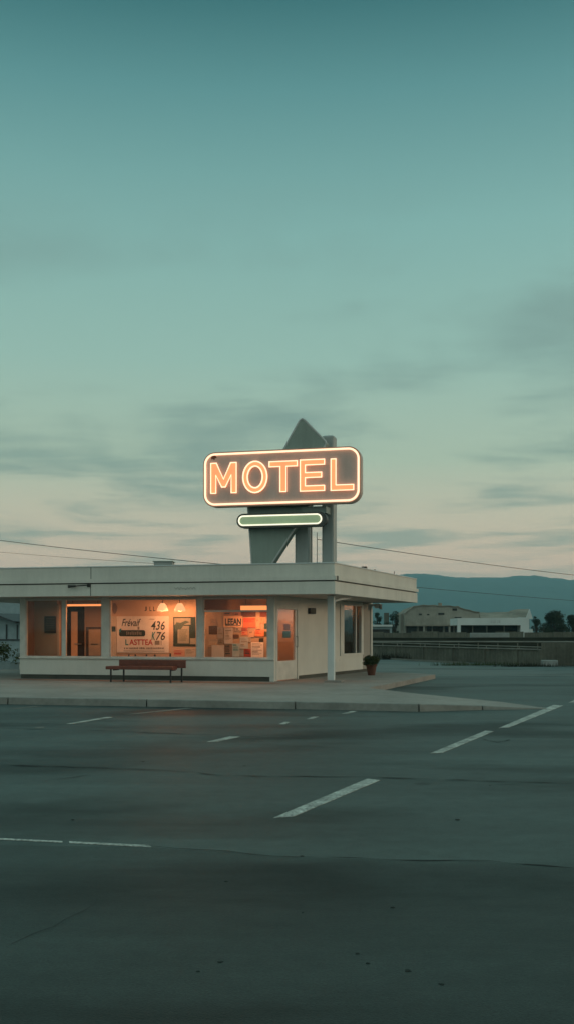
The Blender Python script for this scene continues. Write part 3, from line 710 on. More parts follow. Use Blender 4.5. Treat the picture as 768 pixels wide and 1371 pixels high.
def sheet(name, x0, y0, x1, y1, d, m, label, cat, group, fr=FR, marks=0, seed=0, mk='gry', th=0.006):
    b = MB(); a0, a1, z0, z1 = rect_px(b, fr, x0, y0, x1, y1, d, th)
    if marks:
        e = empty(name, fr.P((a0 + a1) / 2, d, z0), label, cat, group)
        b.build('sheet', m, e)
        r_ = random.Random(seed); yy = y0 + 1.3; i = 0; pm = {'gry': gry, 'ink': ink, 'red': red, 'teal': teal}[mk]
        while yy < y1 - 1.3 and i < marks:
            h = r_.choice((0.5, 0.5, 0.7, 1.4)); xe = x1 - 1.2 - r_.uniform(0, 0.45) * (x1 - x0)
            q = MB(); rect_px(q, fr, x0 + 1.1, yy, max(xe, x0 + 2.0), min(yy + h, y1 - 0.6), d + 0.003, 0.002); q.build('print_line', pm, e); yy += h + r_.uniform(0.7, 1.6); i += 1
        return e
    return tag(b.build(name, m), label, cat, group)
g2 = 'small cards in the middle window'
sheet('card', 232.5, 869.8, 247.3, 880.2, DM + 0.012, paper('pink', (0.62, 0.36, 0.26)), 'pink card below the dark green framed poster', 'card', g2, marks=3, seed=1, mk='red')
sheet('card', 248, 868, 262.5, 880.4, DM + 0.01, paper('cream', (0.55, 0.50, 0.42)), 'cream card with a dark corner at the right end of the middle window', 'card', g2, marks=4, seed=2)
sheet('card', 149.2, 838.6, 154.8, 845.6, DM + 0.06, paper('darkteal', (0.045, 0.075, 0.07)), 'tiny dark square card left of the price poster', 'card', g2)
sheet('card', 158, 875.2, 226, 880.4, DM + 0.009, paper('peach', (0.62, 0.42, 0.30)), 'long peach strip along the sill under the price poster', 'card', g2, marks=1, seed=4)
for i, (x, lab) in enumerate(((173, 'small dark figurine on the sill, leftmost under the price poster'), (181.5, 'small dark figurine on the sill, second from left under the price poster'), (196.5, 'small dark figurine on the sill, third from left under the price poster'), (207.7, 'small dark figurine on the sill near the right of the price poster'), (228.3, 'taller dark figurine on the sill right of the price poster'))):
    hgt = 4.5 if i == 4 else 3
    p = FR.P(FR.A(x, -0.11), -0.11, zsill + 0.05); s_ = hgt / 48.0
    e = MB().lathe(p, [(0.028, 0), (0.03, s_ * .2), (0.018, s_ * .55), (0.026, s_ * .75), (0.02, s_ * .95), (0.004, s_)], 10).build('figurine', 'blackbox')
    tag(e, lab, 'ornament', 'figurines on the window sill')
# letters on the back wall and an oval ornament
d = DM + 0.002
e = empty('wall_lettering', FR.P(FR.A(200, d), d, FR.Z(200, 818, d)), 'dark cut out letters J LL on the wall behind the pendant lamps', 'lettering')
put_text('J', 193.6, 812.2, 196.8, 818.2, d, ink, e, nm='letter', bold=0.02); put_text('L', 200.6, 812.2, 203.6, 818.2, d, ink, e, nm='letter', bold=0.02); put_text('L', 205.4, 812.2, 208.4, 818.2, d, ink, e, nm='letter', bold=0.02)
d = DM + 0.025; p = FR.P(FR.A(153.8, d), d, FR.Z(153.8, 813.5, d))
b = MB(); b.face_prism(FR, [(FR.A(153.8, d) + 0.075 * math.cos(k * 0.3927) * (1 + .15 * math.cos(k * 1.2)), p.z + (0.14 if math.sin(k * .3927) > 0 else 0.19) * math.sin(k * 0.3927)) for k in range(16)], d - 0.02, d)
tag(b.build('oval_plaque', paper('mud', (0.30, 0.22, 0.17))), 'brown oval plaque high at the left of the middle window', 'plaque')
b = MB(); rect_px(b, FR, 147.5, 825, 156, 880, DM + 0.05, 0.045)
tag(b.build('side_panel', paper('cream', (0.55, 0.50, 0.42))), 'plain cream panel standing left of the price poster', 'panel')
# notice board behind right window
dN = -1.0
b = MB(); a0, a1, z0, z1 = rect_px(b, FR, 262, 816.5, 372, 886, dN, 0.05)
tag(b.build('notice_board', 'cork'), 'wide tan notice board covered with papers behind the right window', 'notice board')
def z7(x, y): return 260 + x * 0.14323, 790 + y * 0.14323
gp = 'papers on the notice board'
papers = [
 ((138, 335, 217, 412), 'brownframe', (0.10, 0.07, 0.05), 'framed photo with dark wooden frame at the left of the board', 0, 'gry'),
 ((218, 345, 272, 452), 'grey', (0.36, 0.33, 0.29), 'narrow grey sheet right of the dark framed photo', 5, 'gry'),
 ((282, 352, 362, 502), 'pale', (0.50, 0.47, 0.42), 'tall pale grey sheet directly under the orange headline card', 9, 'gry'),
 ((362, 416, 418, 446), 'choc', (0.12, 0.07, 0.05), 'small chocolate brown card in the middle of the board', 0, 'gry'),
 ((385, 350, 440, 384), 'buff', (0.46, 0.36, 0.27), 'small buff card with two dark words below the headline card', 2, 'ink'),
 ((442, 385, 502, 424), 'salmon', (0.60, 0.26, 0.16), 'small salmon card below the red orange flyer', 2, 'red'),
 ((428, 438, 504, 548), 'bluegrey', (0.40, 0.46, 0.46), 'blue grey sheet beside the tall pale sheet', 6, 'gry'),
 ((356, 500, 426, 622), 'paleblue', (0.36, 0.46, 0.47), 'pale blue flyer with a teal block low in the middle', 4, 'teal'),
 ((466, 552, 532, 624), 'brick', (0.34, 0.07, 0.05), 'brick red square flyer near the bottom of the board', 3, 'ink'),
 ((532, 488, 648, 636), 'white', (0.80, 0.76, 0.70), 'largest white sheet at the bottom right of the board', 8, 'gry'),
 ((606, 450, 648, 530), 'black', (0.04, 0.045, 0.04), 'small black photo overlapping the largest white sheet', 0, 'gry'),
 ((164, 515, 282, 628), 'offwhite', (0.56, 0.53, 0.47), 'wide off white sheet at the bottom left of the board', 0, 'gry'),
 ((138, 455, 272, 512), 'sand', (0.46, 0.36, 0.26), 'sand coloured wide sheet above the off white one', 2, 'gry'),
 ((576, 258, 616, 364), 'tan', (0.55, 0.33, 0.2), 'tall narrow tan poster with a dark standing figure near the right', 3, 'ink'),
 ((566, 370, 652, 434), 'orange', (0.66, 0.24, 0.12), 'orange card near the right edge of the board', 3, 'red'),
 ((654, 312, 700, 362), 'tealdark', (0.05, 0.10, 0.10), 'dark teal card at the right edge of the board, upper one', 0, 'gry'),
 ((654, 388, 700, 432), 'olive', (0.08, 0.08, 0.05), 'dark olive card at the right edge of the board, lower one', 0, 'gry'),
 ((128, 530, 164, 632), 'brown', (0.28, 0.21, 0.15), 'narrow brown sheet at the bottom left corner of the board', 4, 'gry'),
 ((284, 510, 354, 632), 'mottled', (0.22, 0.16, 0.12), 'mottled brown sheet between off white and pale blue papers', 6, 'ink'),
 ((508, 380, 560, 440), 'peach2', (0.60, 0.38, 0.26), 'peach slip with a small dark figure right of the salmon card', 2, 'ink'),
 ((440, 203, 576, 250), 'plum', (0.14, 0.07, 0.06), 'long dark plum banner along the top of the board', 0, 'gry'),
 ((614, 203, 700, 250), 'maroon', (0.20, 0.07, 0.05), 'dark maroon banner at the top right of the board', 0, 'gry'),
 ((458, 258, 578, 350), 'flame', (0.70, 0.17, 0.09), 'bright red orange flyer right of the orange headline card', 4, 'red'),
 ((506, 442, 532, 486), 'grey2', (0.40, 0.38, 0.34), 'small grey slip between the blue grey sheet and black photo', 3, 'gry'),
 ((276, 206, 360, 236), 'clay', (0.42, 0.22, 0.14), 'clay coloured strip directly above the orange headline card', 1, 'ink'),
 ((372, 206, 432, 238), 'rose', (0.50, 0.24, 0.18), 'rose slip above the right half of the orange headline card', 2, 'ink'),
 ((150, 270, 208, 326), 'tan2', (0.40, 0.28, 0.20), 'tan slip above the dark framed photo', 3, 'gry'),
 ((220, 458, 270, 508), 'white2', (0.62, 0.60, 0.55), 'little white card between the sand sheet and the tall pale sheet', 3, 'gry'),
 ((444, 352, 498, 380), 'red2', (0.44, 0.12, 0.08), 'small dark red slip under the bright red orange flyer', 1, 'ink'),
 ((428, 556, 462, 618), 'greyblue2', (0.30, 0.36, 0.36), 'narrow grey blue card left of the brick red flyer', 4, 'gry'),
 ((618, 258, 652, 312), 'apricot', (0.62, 0.32, 0.2), 'apricot slip right of the tall narrow tan poster', 2, 'red'),
]
for i, (r, nm, rgb, lab, mk, mc) in enumerate(papers):
    x0, y0 = z7(r[0], r[1]); x1, y1 = z7(r[2], r[3])
    sheet('notice_paper', x0, y0, x1, y1, dN + 0.009 + 0.0035 * (i % 5), paper(nm, rgb), lab, 'paper', gp, marks=mk, seed=20 + i, mk=mc, th=0.003)
x0, y0 = z7(276, 243); x1, y1 = z7(452, 348); d = dN + 0.03
e = empty('headline_card', FR.P(FR.A((x0 + x1) / 2, d), d, FR.Z((x0 + x1) / 2, y1, d)), 'wide pale orange card with heavy black letters LEEAN on the board', 'card')
b = MB(); rect_px(b, FR, x0, y0, x1, y1, d, 0.004); b.build('card', paper('orangewhite', (0.76, 0.48, 0.30)), e)
tx0, ty0 = z7(290, 265); tx1, ty1 = z7(440, 326)
put_text('LEEAN', tx0, ty0, tx1, ty1, d, ink, e, 0.0, 0.035)
b = MB(); ux0, uy0 = z7(292, 330); ux1, uy1 = z7(436, 336); rect_px(b, FR, ux0, uy0, ux1, uy1, d + 0.004, 0.003); b.build('underline', ink, e)
# left room
d = -0.685
e = empty('menu_board', FR.P(FR.A(67.5, d), d, FR.Z(67.5, 848, d)), 'dark ruled notice board on the brown wall in the left window', 'notice board')
b = MB(); rect_px(b, FR, 59.8, 825, 75.2, 847.6, d, 0.012); b.build('board', 'blackbox', e)
b = MB()
for i in range(6): rect_px(b, FR, 61.2, 828 + i * 3.1, 73.6, 828.7 + i * 3.1, d + 0.004, 0.003)
b.build('ruled_lines', paper('brownline', (0.16, 0.13, 0.10)), e)
d = -1.3
e = empty('cabinet', FR.P(FR.A(126, d), d, PZ + 0.02), 'dark cabinet with a pale front beside the interior door', 'cabinet')
b = MB(); rect_px(b, FR, 115.5, 839.5, 139, 884, d, 0.4); b.build('body', 'door_dark', e)
b = MB(); rect_px(b, FR, 119, 842.5, 135, 878, d + 0.012, 0.01); b.build('front', paper('beige', (0.34, 0.27, 0.2)), e)
b = MB(); rect_px(b, FR, 122, 862, 131, 862.8, d + 0.03, 0.015); b.build('handle', 'blackbox', e)
# sheets on the door glass
g3 = 'sheets on the door glass'
sheet('door_notice', 379.5, 835.5, 387.5, 843.5, -0.09, paper('flame', (0.70, 0.17, 0.09)), 'small orange notice taped high inside the door glass', 'paper', g3, fr=SD)
sheet('door_notice', 378.5, 845, 388.5, 854, -0.09, paper('tealgrey', (0.16, 0.2, 0.2)), 'grey notice below the orange one inside the door glass', 'paper', g3, fr=SD)

# ------------------------------------------------------------------ BENCH
bc = G(141.5, 913.2, PZ)
BN = Fr(bc, u, nf)
bl = BN.A(231.5) 
bn = empty('bench', BN.P(bl / 2, -0.2, PZ), 'red brown wooden bench with thin dark legs under the windows', 'bench')
zs = PZ + 0.44
b = MB().box(BN, 0, bl, -0.36, 0.0, zs - 0.09, zs); b.build('seat', 'bench', bn, bevel=0.012)
b = MB().box(BN, 0.22, bl + 0.22, -0.46, -0.41, zs - 0.05, zs + 0.17); b.build('backrest', 'bench', bn, bevel=0.012)
for a_, d_l, top in ((0.14, -0.05, zs - 0.09), (0.36, -0.43, zs), (bl - 0.08, -0.05, zs - 0.09), (bl + 0.10, -0.43, zs)):
    MB().box(BN, a_ - 0.02, a_ + 0.02, d_l - 0.018, d_l + 0.018, PZ, top - 0.002 if d_l > -0.1 else zs - 0.05).build('leg', 'iron', bn)
MB().box(BN, 0.20, 0.24, -0.40, -0.05, zs - 0.12, zs - 0.092).build('crossbar', 'iron', bn)
MB().box(BN, bl - 0.1, bl - 0.06, -0.40, -0.05, zs - 0.12, zs - 0.092).build('crossbar', 'iron', bn)

# ------------------------------------------------------------------ FOLIAGE
def leaves(b, c, rad, n, size, rnd, flat=1.0):
    for _ in range(n):
        while True:
            q = Vector((rnd.uniform(-1, 1), rnd.uniform(-1, 1), rnd.uniform(-1, 1)))
            if q.length < 1: break
        q = q * (0.55 + 0.45 * rnd.random()) / max(q.length, 0.3) * min(1, q.length + 0.25)
        p = Vector(c) + Vector((q.x * rad[0], q.y * rad[1], q.z * rad[2]))
        x = Vector((rnd.gauss(0, 1), rnd.gauss(0, 1), rnd.gauss(0, 0.7))).normalized(); y = x.orthogonal().normalized()
        y = (Matrix.Rotation(rnd.uniform(0, 6.28), 3, x) @ y)
        s = size * rnd.uniform(0.6, 1.35)
        b.add([p - x * s, p - y * s * 0.45, p + x * s, p + y * s * 0.45], [(0, 1, 2, 3)])
def plant(name, base, h, wd, label, cat, n, size, seed, group=None, trunk=0.3, m='tree', blobs=9):
    rnd = random.Random(seed); base = Vector(base)
    e = empty(name, base, label, cat, group)
    b = MB(); lm = MB()
    top = base + Vector((rnd.uniform(-.1, .1) * wd, 0, h * 0.8))
    lm.tube([base, base.lerp(top, 0.4), top], [h * 0.035, h * 0.024, h * 0.008], 7)
    for k in range(blobs):
        ang = k * 2.4 + rnd.uniform(-.5, .5); t = rnd.uniform(0.0, 1.0)
        zc = h * (trunk + (0.93 - trunk) * t); spread = wd * 0.5 * (1 - abs(t - 0.35) * 0.95) * rnd.uniform(0.35, 0.85)
        c = base + Vector((math.cos(ang) * spread, math.sin(ang) * spread, zc))
        rr_ = wd * rnd.uniform(0.14, 0.25)
        leaves(b, c, (rr_, rr_, rr_ * 0.72), n // blobs, size, rnd)
        st = base + Vector((0, 0, h * min(trunk, 0.5) * rnd.uniform(0.7, 1.2)))
        lm.tube([st, st.lerp(c, 0.6) + Vector((0, 0, h * 0.02)), c], [h * 0.014, h * 0.009, h * 0.004], 5)
    lm.build('trunk', 'bark', e); b.build('crown', m, e)
    return e
# potted shrub
pb = G(496.5, 904, PZ)
pt = empty('potted_shrub', pb, 'terracotta pot with a round dark green shrub by the side wall', 'potted plant')
MB().lathe(pb, [(0.115, 0), (0.165, 0.29), (0.185, 0.29), (0.19, 0.35), (0.165, 0.35), (0.16, 0.31)], 24).build('pot', 'terracotta', pt, smooth=False)
MB().lathe(pb + Vector((0, 0, 0.30)), [(0.16, 0), (0.16, 0.02)], 20).build('soil', 'soil', pt)
rnd = random.Random(11); b = MB()
for k in range(60):
    ang = rnd.uniform(0, 6.28); r_ = 0.21 * math.sqrt(rnd.random())
    leaves(b, pb + Vector((math.cos(ang) * r_, math.sin(ang) * r_, rnd.uniform(0.36, 0.66 - r_ * 0.7))), (0.08, 0.08, 0.07), 80, 0.024, rnd)
b.build('foliage', 'leaf', pt)

# ------------------------------------------------------------------ BACKGROUND, right
# panelled concrete wall, receding to the left
wa = G(500, 880.6); wb = G(722, 890.8)
WL = Fr(wa, wb - wa, Vector(((wb - wa).y, -(wb - wa).x, 0)))
LW = (wb - wa).length
wl = empty('concrete_wall', wa.lerp(wb, 0.5), 'low weathered concrete panel wall beyond the road with a pale coping', 'wall')
npan = 5; hW = 0.66
cuts = [-9] + [WL.A(x) for x in (529, 566, 605, 648, 692)] + [LW]
for i in range(len(cuts) - 1):
    MB().box(WL, cuts[i] + 0.015, cuts[i + 1] - 0.015, -0.16, 0, 0, hW).build('wall_panel', 'wallconc', wl)
for c_ in cuts[1:]:
    MB().box(WL, c_ - 0.05, c_ + 0.05, -0.2, 0.045, 0, hW + 0.03).build('wall_pier', 'wallconc', wl)
MB().box(WL, -9, LW, -0.2, 0.06, hW + 0.031, hW + 0.085).build('coping', 'coping', wl)
MB().tube([WL.P(-9, -0.1, 0.93), WL.P(LW, -0.1, 0.82)], 0.03, 6).build('pipe_rail', 'coping', wl)
for c_ in cuts: MB().tube([WL.P(c_, -0.1, hW + 0.08), WL.P(c_, -0.1, 0.86)], 0.025, 6).build('rail_post', 'coping', wl)
wr0 = G(722, 890.8); wr1 = G(900, 893)
WR = Fr(wr0, wr1 - wr0, Vector(((wr1 - wr0).y, -(wr1 - wr0).x, 0)))
b = MB().box(WR, 0.06, 9, -0.2, 0, 0, 1.02); e = b.build('concrete_wall', 'wallconc'); tag(e, 'taller plain concrete wall at the far right beside the pale block', 'wall')
tag(MB().box(W, *[sorted((G(508, 881.5).x, G(627, 889).x))[0], 0, 0, 0, 0, 0]) if False else
    (lambda q: q.build('road_edge', 'coping'))(MB().box(Fr(G(505, 882), G(627, 889.4) - G(505, 882), Vector((0.3, -1, 0))), 0, (G(627, 889.4) - G(505, 882)).length, -0.15, 0.05, 0.002, 0.09)), kind='structure')
p = G(734.5, 891.6)
e = MB().box(W, p.x - 0.33, p.x + 0.33, -p.y - 0.25, -p.y + 0.25, 0.0, 0.26); tag(e.build('concrete_block', 'blockconc', bevel=0.03), 'pale rectangular block on the ground at the foot of the far wall', 'block')
# weeds at the foot of the wall
def weeds(px, py, n, seed, label, sx=0.7, hh=0.26):
    rnd = random.Random(seed); p = G(px, py); b = MB()
    for _ in range(n):
        q = p + Vector((rnd.gauss(0, sx), rnd.uniform(-.12, .1), 0)); h = hh * rnd.uniform(0.3, 1.1)
        t = q + Vector((rnd.gauss(0, .07), rnd.gauss(0, .05), h)); s_ = Vector((0.012, 0, 0))
        b.add([q - s_, q + s_, t], [(0, 1, 2)])
    tag(b.build('weed_clump', 'darkband' if seed % 2 else 'leaf'), label, 'weeds', 'weeds along the far wall')
weeds(520, 883, 260, 41, 'dark weed clump at the left end of the far concrete wall', 0.5, 0.45)
weeds(640, 891, 420, 42, 'dry weeds in the middle at the foot of the far wall', 1.0, 0.2)
weeds(704, 892.5, 260, 43, 'low dark weeds just left of the pale block', 0.6, 0.2)
# rail and dark embankment behind
Y = 63
b = MB(); rnd = random.Random(9)
pts = [at(440, 853.4, Y + 8), at(560, 854, Y + 5), at(700, 853.6, Y + 2), at(900, 853, Y)]
for i in range(3):
    p, q = pts[i], pts[i + 1]
    b.add([(p.x, p.y, -0.05), (q.x, q.y, -0.05), (q.x, q.y + .1, q.z), (p.x, p.y + .1, p.z), (p.x, p.y + 5, -0.05), (q.x, q.y + 5, -0.05), (q.x, q.y + 3, q.z), (p.x, p.y + 3, p.z)],
          [(0, 1, 2, 3), (3, 2, 6, 7), (7, 6, 5, 4), (0, 3, 7, 4), (1, 5, 6, 2)])
tag(b.build('embankment', 'darkband'), kind='structure')
gr = empty('guard_rail', at(620, 860, 58), 'long pale horizontal guard rail in front of the dark embankment', 'rail')
g0, g1 = at(450, 859.0, 62), at(900, 859.8, 57)
MB().tube([g0, g1], 0.05, 8).build('rail', 'coping', gr)
for k in range(17):
    q = g0.lerp(g1, (k + 0.5) / 17); MB().tube([(q.x, q.y, -0.05), (q.x, q.y, q.z)], 0.035, 6).build('rail_post', 'wallconc', gr)
# grey back wall across the field
p0, p1 = at(440, 847, 105), at(900, 846.6, 98)
BK = Fr((p0.x, p0.y, 0), p1 - p0, Vector(((p1 - p0).y, -(p1 - p0).x, 0)))
bk = empty('boundary_wall', (p0.lerp(p1, .5).x, p0.lerp(p1, .5).y, 0), 'long low grey boundary wall in front of the old hangar', 'wall')
for i in range(12):
    L_ = Vector((p1.x - p0.x, p1.y - p0.y, 0)).length; z_ = 1.42 + [0, .05, -.04, .1, 0.02, -.06, 0.08, 0, .05, -.03, .06, 0][i]
    MB().box(BK, L_ * i / 12 + 0.03, L_ * (i + 1) / 12 - 0.03, -0.25, 0, -0.05, z_).build('wall_section', 'wallconc', bk)
p = at(654, 851, 92)
tag(MB().box(W, at(629, 851, 92).x, at(680, 851, 92).x, -92.4, -91.6, -0.05, at(654, 847.3, 92).z).build('pale_barrier', 'blockconc', bevel=0.04), 'long pale low barrier in front of the white canopy building', 'barrier')
# old hangar
YH = 150.0
HF = Fr((0, YH, 0), (1, -0.05, 0), (-0.05, -1, 0))
def hp(pts, d=0): return [(HF.A(x, d), HF.Z(x, y, d)) for x, y in pts]
hg = empty('old_hangar', HF.P(HF.A(615), 0, 0), 'long weathered grey hangar with uneven roofline below the mountains', 'building')
A_ = [(541, 861), (641, 861), (641, 820.4), (633, 819.6), (628, 817.6), (622, 816.8), (616, 814.8), (612, 812.4), (608, 813.2), (600, 811.8), (588, 812.3), (580, 811.0), (572, 811.5), (566, 810.8), (560, 811.9), (553, 812.6), (549, 816.3), (546, 817.6), (541, 822.4)]
MB().face_prism(HF, hp(A_), -24, 0).build('gable_wall', 'hangar', hg)
top = A_[2:]
for i in range(len(top) - 1):
    (x0, y0), (x1, y1) = top[i], top[i + 1]
b = MB()
edge = hp(top); n = len(edge)
vs = [HF.P(a, 0.15, z + 0.02) for a, z in edge] + [HF.P(a, 0.15, z + 0.14) for a, z in edge] + [HF.P(a, -24.5, z + 0.14) for a, z in edge] + [HF.P(a, -24.5, z + 0.02) for a, z in edge]
b.add(vs, [(k * n + i, k * n + i + 1, ((k + 1) % 4) * n + i + 1, ((k + 1) % 4) * n + i) for k in range(4) for i in range(n - 1)])
b.build('roof', 'hangar_roof', hg)
# right wing: roof slope towards viewer, raised end
eave = 826; 
wing = [(641, 819.8), (652, 820.2), (664, 819.4), (679, 819.2), (685, 816.8), (692, 815.6), (707, 815.2)]
b = MB(); vs = []
for x, y in wing: vs.append(HF.P(HF.A(x, -7), -7, HF.Z(x, y, -7)))
for x, y in wing: vs.append(HF.P(HF.A(x, 0), 0.6, HF.Z(x, 827.5, 0)))
for x, y in wing: vs.append(HF.P(HF.A(x, -14), -14, HF.Z(x, 828, -14)))
n = len(wing)
b.add(vs, [(i + n, i + 1 + n, i + 1, i) for i in range(n - 1)] + [(i, i + 1, i + 1 + 2 * n, i + 2 * n) for i in range(n - 1)]); b.build('wing_roof', 'hangar_roof', hg)
MB().box(HF, HF.A(641.1), HF.A(708), -14, 0, -0.06, HF.Z(670, 828)).build('wing_wall', 'hangar', hg)
b = MB(); b.face_prism(HF, [(HF.A(703, 0.8), HF.Z(703, 829, .8)), (HF.A(712.5, 0.8), HF.Z(712, 828.5, .8)), (HF.A(708.5, 0.8), HF.Z(708, 815.2, .8))], 0.4, 0.7); b.build('white_gable', 'canopy', hg)
for x0, x1, y0, y1 in ((605, 611, 814.6, 817.6), (586, 594, 820.6, 823), (560, 564, 821.5, 823.5), (571, 574, 822, 823.6), (608, 617, 826, 827.6)):
    b = MB(); rect_px(b, HF, x0, y0, x1, y1, 0.06, 0.05); b.build('window', 'darkopen', hg)
for x0, x1 in ((543, 557), (560, 567), (571, 577), (579, 592), (595, 606), (608, 622)):
    b = MB(); rect_px(b, HF, x0, 838.5, x1, 856, 0.08, 0.06); b.build('doorway', 'darkopen', hg)
b = MB(); rect_px(b, HF, 541, 836.5, 640, 838.2, 1.2, 1.1); b.build('awning', 'hangar_roof', hg)
for x in (566, 600, 614): b = MB(); b.tube([HF.P(HF.A(x), 1.0, -0.05), HF.P(HF.A(x), 1.0, HF.Z(x, 838))], 0.14, 6); b.build('awning_post', 'hangar', hg)
b = MB(); b.tube([HF.P(HF.A(591), -3, HF.Z(591, 814)), HF.P(HF.A(591), -3, HF.Z(591, 806.5))], 0.28, 8); b.build('chimney', 'hangar_roof', hg)
# white canopy building
YC = 124.0
CF = Fr((0, YC, 0), (1, -0.06, 0), (-0.06, -1, 0))
cn = empty('canopy_building', CF.P(CF.A(660), 0, 0), 'white flat canopy building with an open dark front before the hangar', 'building')
b = MB(); b.face_prism(CF, [(CF.A(x), CF.Z(x, y)) for x, y in ((611.5, 837), (696, 837), (696, 827.2), (611.5, 827.6))], -9, 0.3); b.build('fascia', 'canopy', cn)
b = MB(); rect_px(b, CF, 611.8, 827.6, 616, 861.5, 0.35, 0.5); b.build('pillar', 'canopy', cn)
b = MB(); rect_px(b, CF, 696.1, 826.6, 707.5, 861.5, 0.35, 4.0); b.build('end_wall', 'canopy', cn)
b = MB(); rect_px(b, CF, 616.2, 837.1, 696, 862, -2.2, 6.0); b.build('interior', 'darkopen', cn)
for x in (632, 651, 674): b = MB(); b.tube([CF.P(CF.A(x), 0, -0.05), CF.P(CF.A(x), 0, CF.Z(x, 837.2))], 0.06, 6); b.build('canopy_post', 'wallconc', cn)
fm = mat('faded_sign_paint', (0.50, 0.53, 0.52), 0.7)
for x, w_, t in ((656, 1.6, 0), (658.6, 1.3, .6), (660.6, 2.2, 0), (664.2, 1.4, .4), (666.6, 2.4, .2)):
    b = MB(); rect_px(b, CF, x, 829.8 + t, x + w_, 834.2, 0.31, 0.008); b.build('faded_mark', fm, cn)
b = MB(); rect_px(b, CF, 708, 842.4, 712.4, 861, 0.2, 2.5); b.build('annex', 'canopy', cn)
# low white building at left gap
LF = Fr((0, 135, 0), (1, -0.05, 0), (-0.05, -1, 0))
lw = empty('low_shed', LF.P(LF.A(512), 0, 0), 'low white shed seen under the eave left of the hangar', 'building')
b = MB(); rect_px(b, LF, 480, 838.5, 524, 863, 0, 8); b.build('wall', 'bluehouse', lw)
b = MB(); rect_px(b, LF, 479, 836.4, 524.6, 839, 0.4, 9); b.build('roof', 'canopy', lw)
b = MB(); rect_px(b, LF, 484, 842.5, 521, 858, 0.05, 0.04); b.build('opening', 'darkopen', lw)
tw = LF; b = MB(); rect_px(b, Fr((0, 175, 0), (1, 0, 0), (0, -1, 0)), 515, 820.5, 520, 862, 0, 2.5)
tag(b.build('block_tower', 'wallconc'), 'small grey tower block between the far trees by the eave', 'building')
b = MB(); rect_px(b, Fr((0, 152, 0), (1, 0, 0), (0, -1, 0)), 535.6, 822.5, 539.6, 860, 0, 2.5)
tag(b.build('grey_shed', 'hangar'), 'narrow grey shed squeezed against the left end of the hangar', 'building')
# trees
def tree_at(px, ytop, Y, wpx, seed, lab, n=1500, trunk=0.25):
    base = Vector(((px - CX) * Y / F, Y, -0.06)); h = at(px, ytop, Y).z + 0.06; wd = wpx * Y / F
    plant('tree', base, h, wd, lab, 'tree', int(n * 3), wd * 0.034, seed, 'trees around the far buildings', min(trunk, 0.14), blobs=max(22, n // 70))
tree_at(505, 819, 160, 16, 1, 'dark tree against the eave corner, left of the tower block')
tree_at(528, 818, 158, 21, 2, 'rounded dark tree between the tower block and the hangar')
tree_at(717, 824, 156, 17, 3, 'small dark tree right behind the white gable end', trunk=0.2)
tree_at(741, 818.5, 150, 34, 4, 'broad dark tree, tallest at the right edge', 3000, 0.15)
tree_at(768, 822, 140, 30, 5, 'wide dark tree at the far right edge beyond the tallest one', 2200, 0.15)
tree_at(726, 832, 138, 14, 6, 'low bushy tree in front of the tallest right hand tree', 900, 0.05)
tree_at(753, 835, 134, 22, 8, 'low wide bush at the foot of the right hand trees', 900, 0.05)
tree_at(516, 832, 168, 14, 12, 'low bush in front of the grey tower block', 700, 0.05)

# ------------------------------------------------------------------ BACKGROUND, left edge
Y = 46
HB = Fr((0, Y, 0), (0.9, -0.43, 0), (-0.43, -0.9, 0))
lh = empty('blue_house', HB.P(HB.A(10), 0, 0), 'pale blue gabled house glimpsed past the left end of the motel', 'house')
def hpx(pts): return [(HB.A(x), HB.Z(x, y)) for x, y in pts]
MB().face_prism(HB, hpx([(-60, 893), (29, 893), (29, 833), (0, 823), (-60, 846)]), -6, 0).build('wall', 'bluehouse', lh)
e1 = hpx([(29.5, 834.5), (0, 823.6), (-64, 848)])
b = MB(); n = 3
vs = [HB.P(a, 0.5, z) for a, z in e1] + [HB.P(a, 0.5, z + 0.09) for a, z in e1] + [HB.P(a, -6.5, z + 0.09) for a, z in e1] + [HB.P(a, -6.5, z) for a, z in e1]
b.add(vs, [(k * n + i, k * n + i + 1, ((k + 1) % 4) * n + i + 1, ((k + 1) % 4) * n + i) for k in range(4) for i in range(n - 1)]); b.build('roof', 'housetrim', lh)
b = MB(); rect_px(b, HB, -30, 855.6, 28, 857.4, 0.06, 0.05); b.build('band', 'housetrim', lh)
b = MB(); rect_px(b, HB, 22.5, 836, 24, 856, 0.05, 0.04); rect_px(b, HB, 8, 836, 9.4, 856, 0.05, 0.04); b.build('siding_post', 'housetrim', lh)
b = MB(); rect_px(b, Fr((0, 60, 0), (1, 0, 0), (0, -1, 0)), -80, 806, 40, 885, 0, 5)
tag(b.build('blue_warehouse', 'bluehouse'), 'taller pale blue flat roofed building behind the gabled house', 'building')
p = G(14, 901)
rnd = random.Random(21); b = MB()
for k in range(60): leaves(b, (p.x + rnd.uniform(-2.6, 0.42), p.y + rnd.uniform(-.35, .35), rnd.uniform(0.45, 0.98)), (0.26, 0.26, 0.2), 40, 0.055, rnd)
hd = empty('hedge', (p.x - 1, p.y, 0.0), 'dark clipped hedge on a pale wall at the left edge', 'hedge'); b.build('foliage', 'leaf', hd)
pw = MB().box(W, p.x - 4.0, p.x + 0.42, -p.y - 0.3, -p.y + 0.32, -0.05, 0.42); tag(pw.build('planter_wall', 'bluehouse', bevel=0.02), 'low pale planter wall below the hedge at the left edge', 'wall')

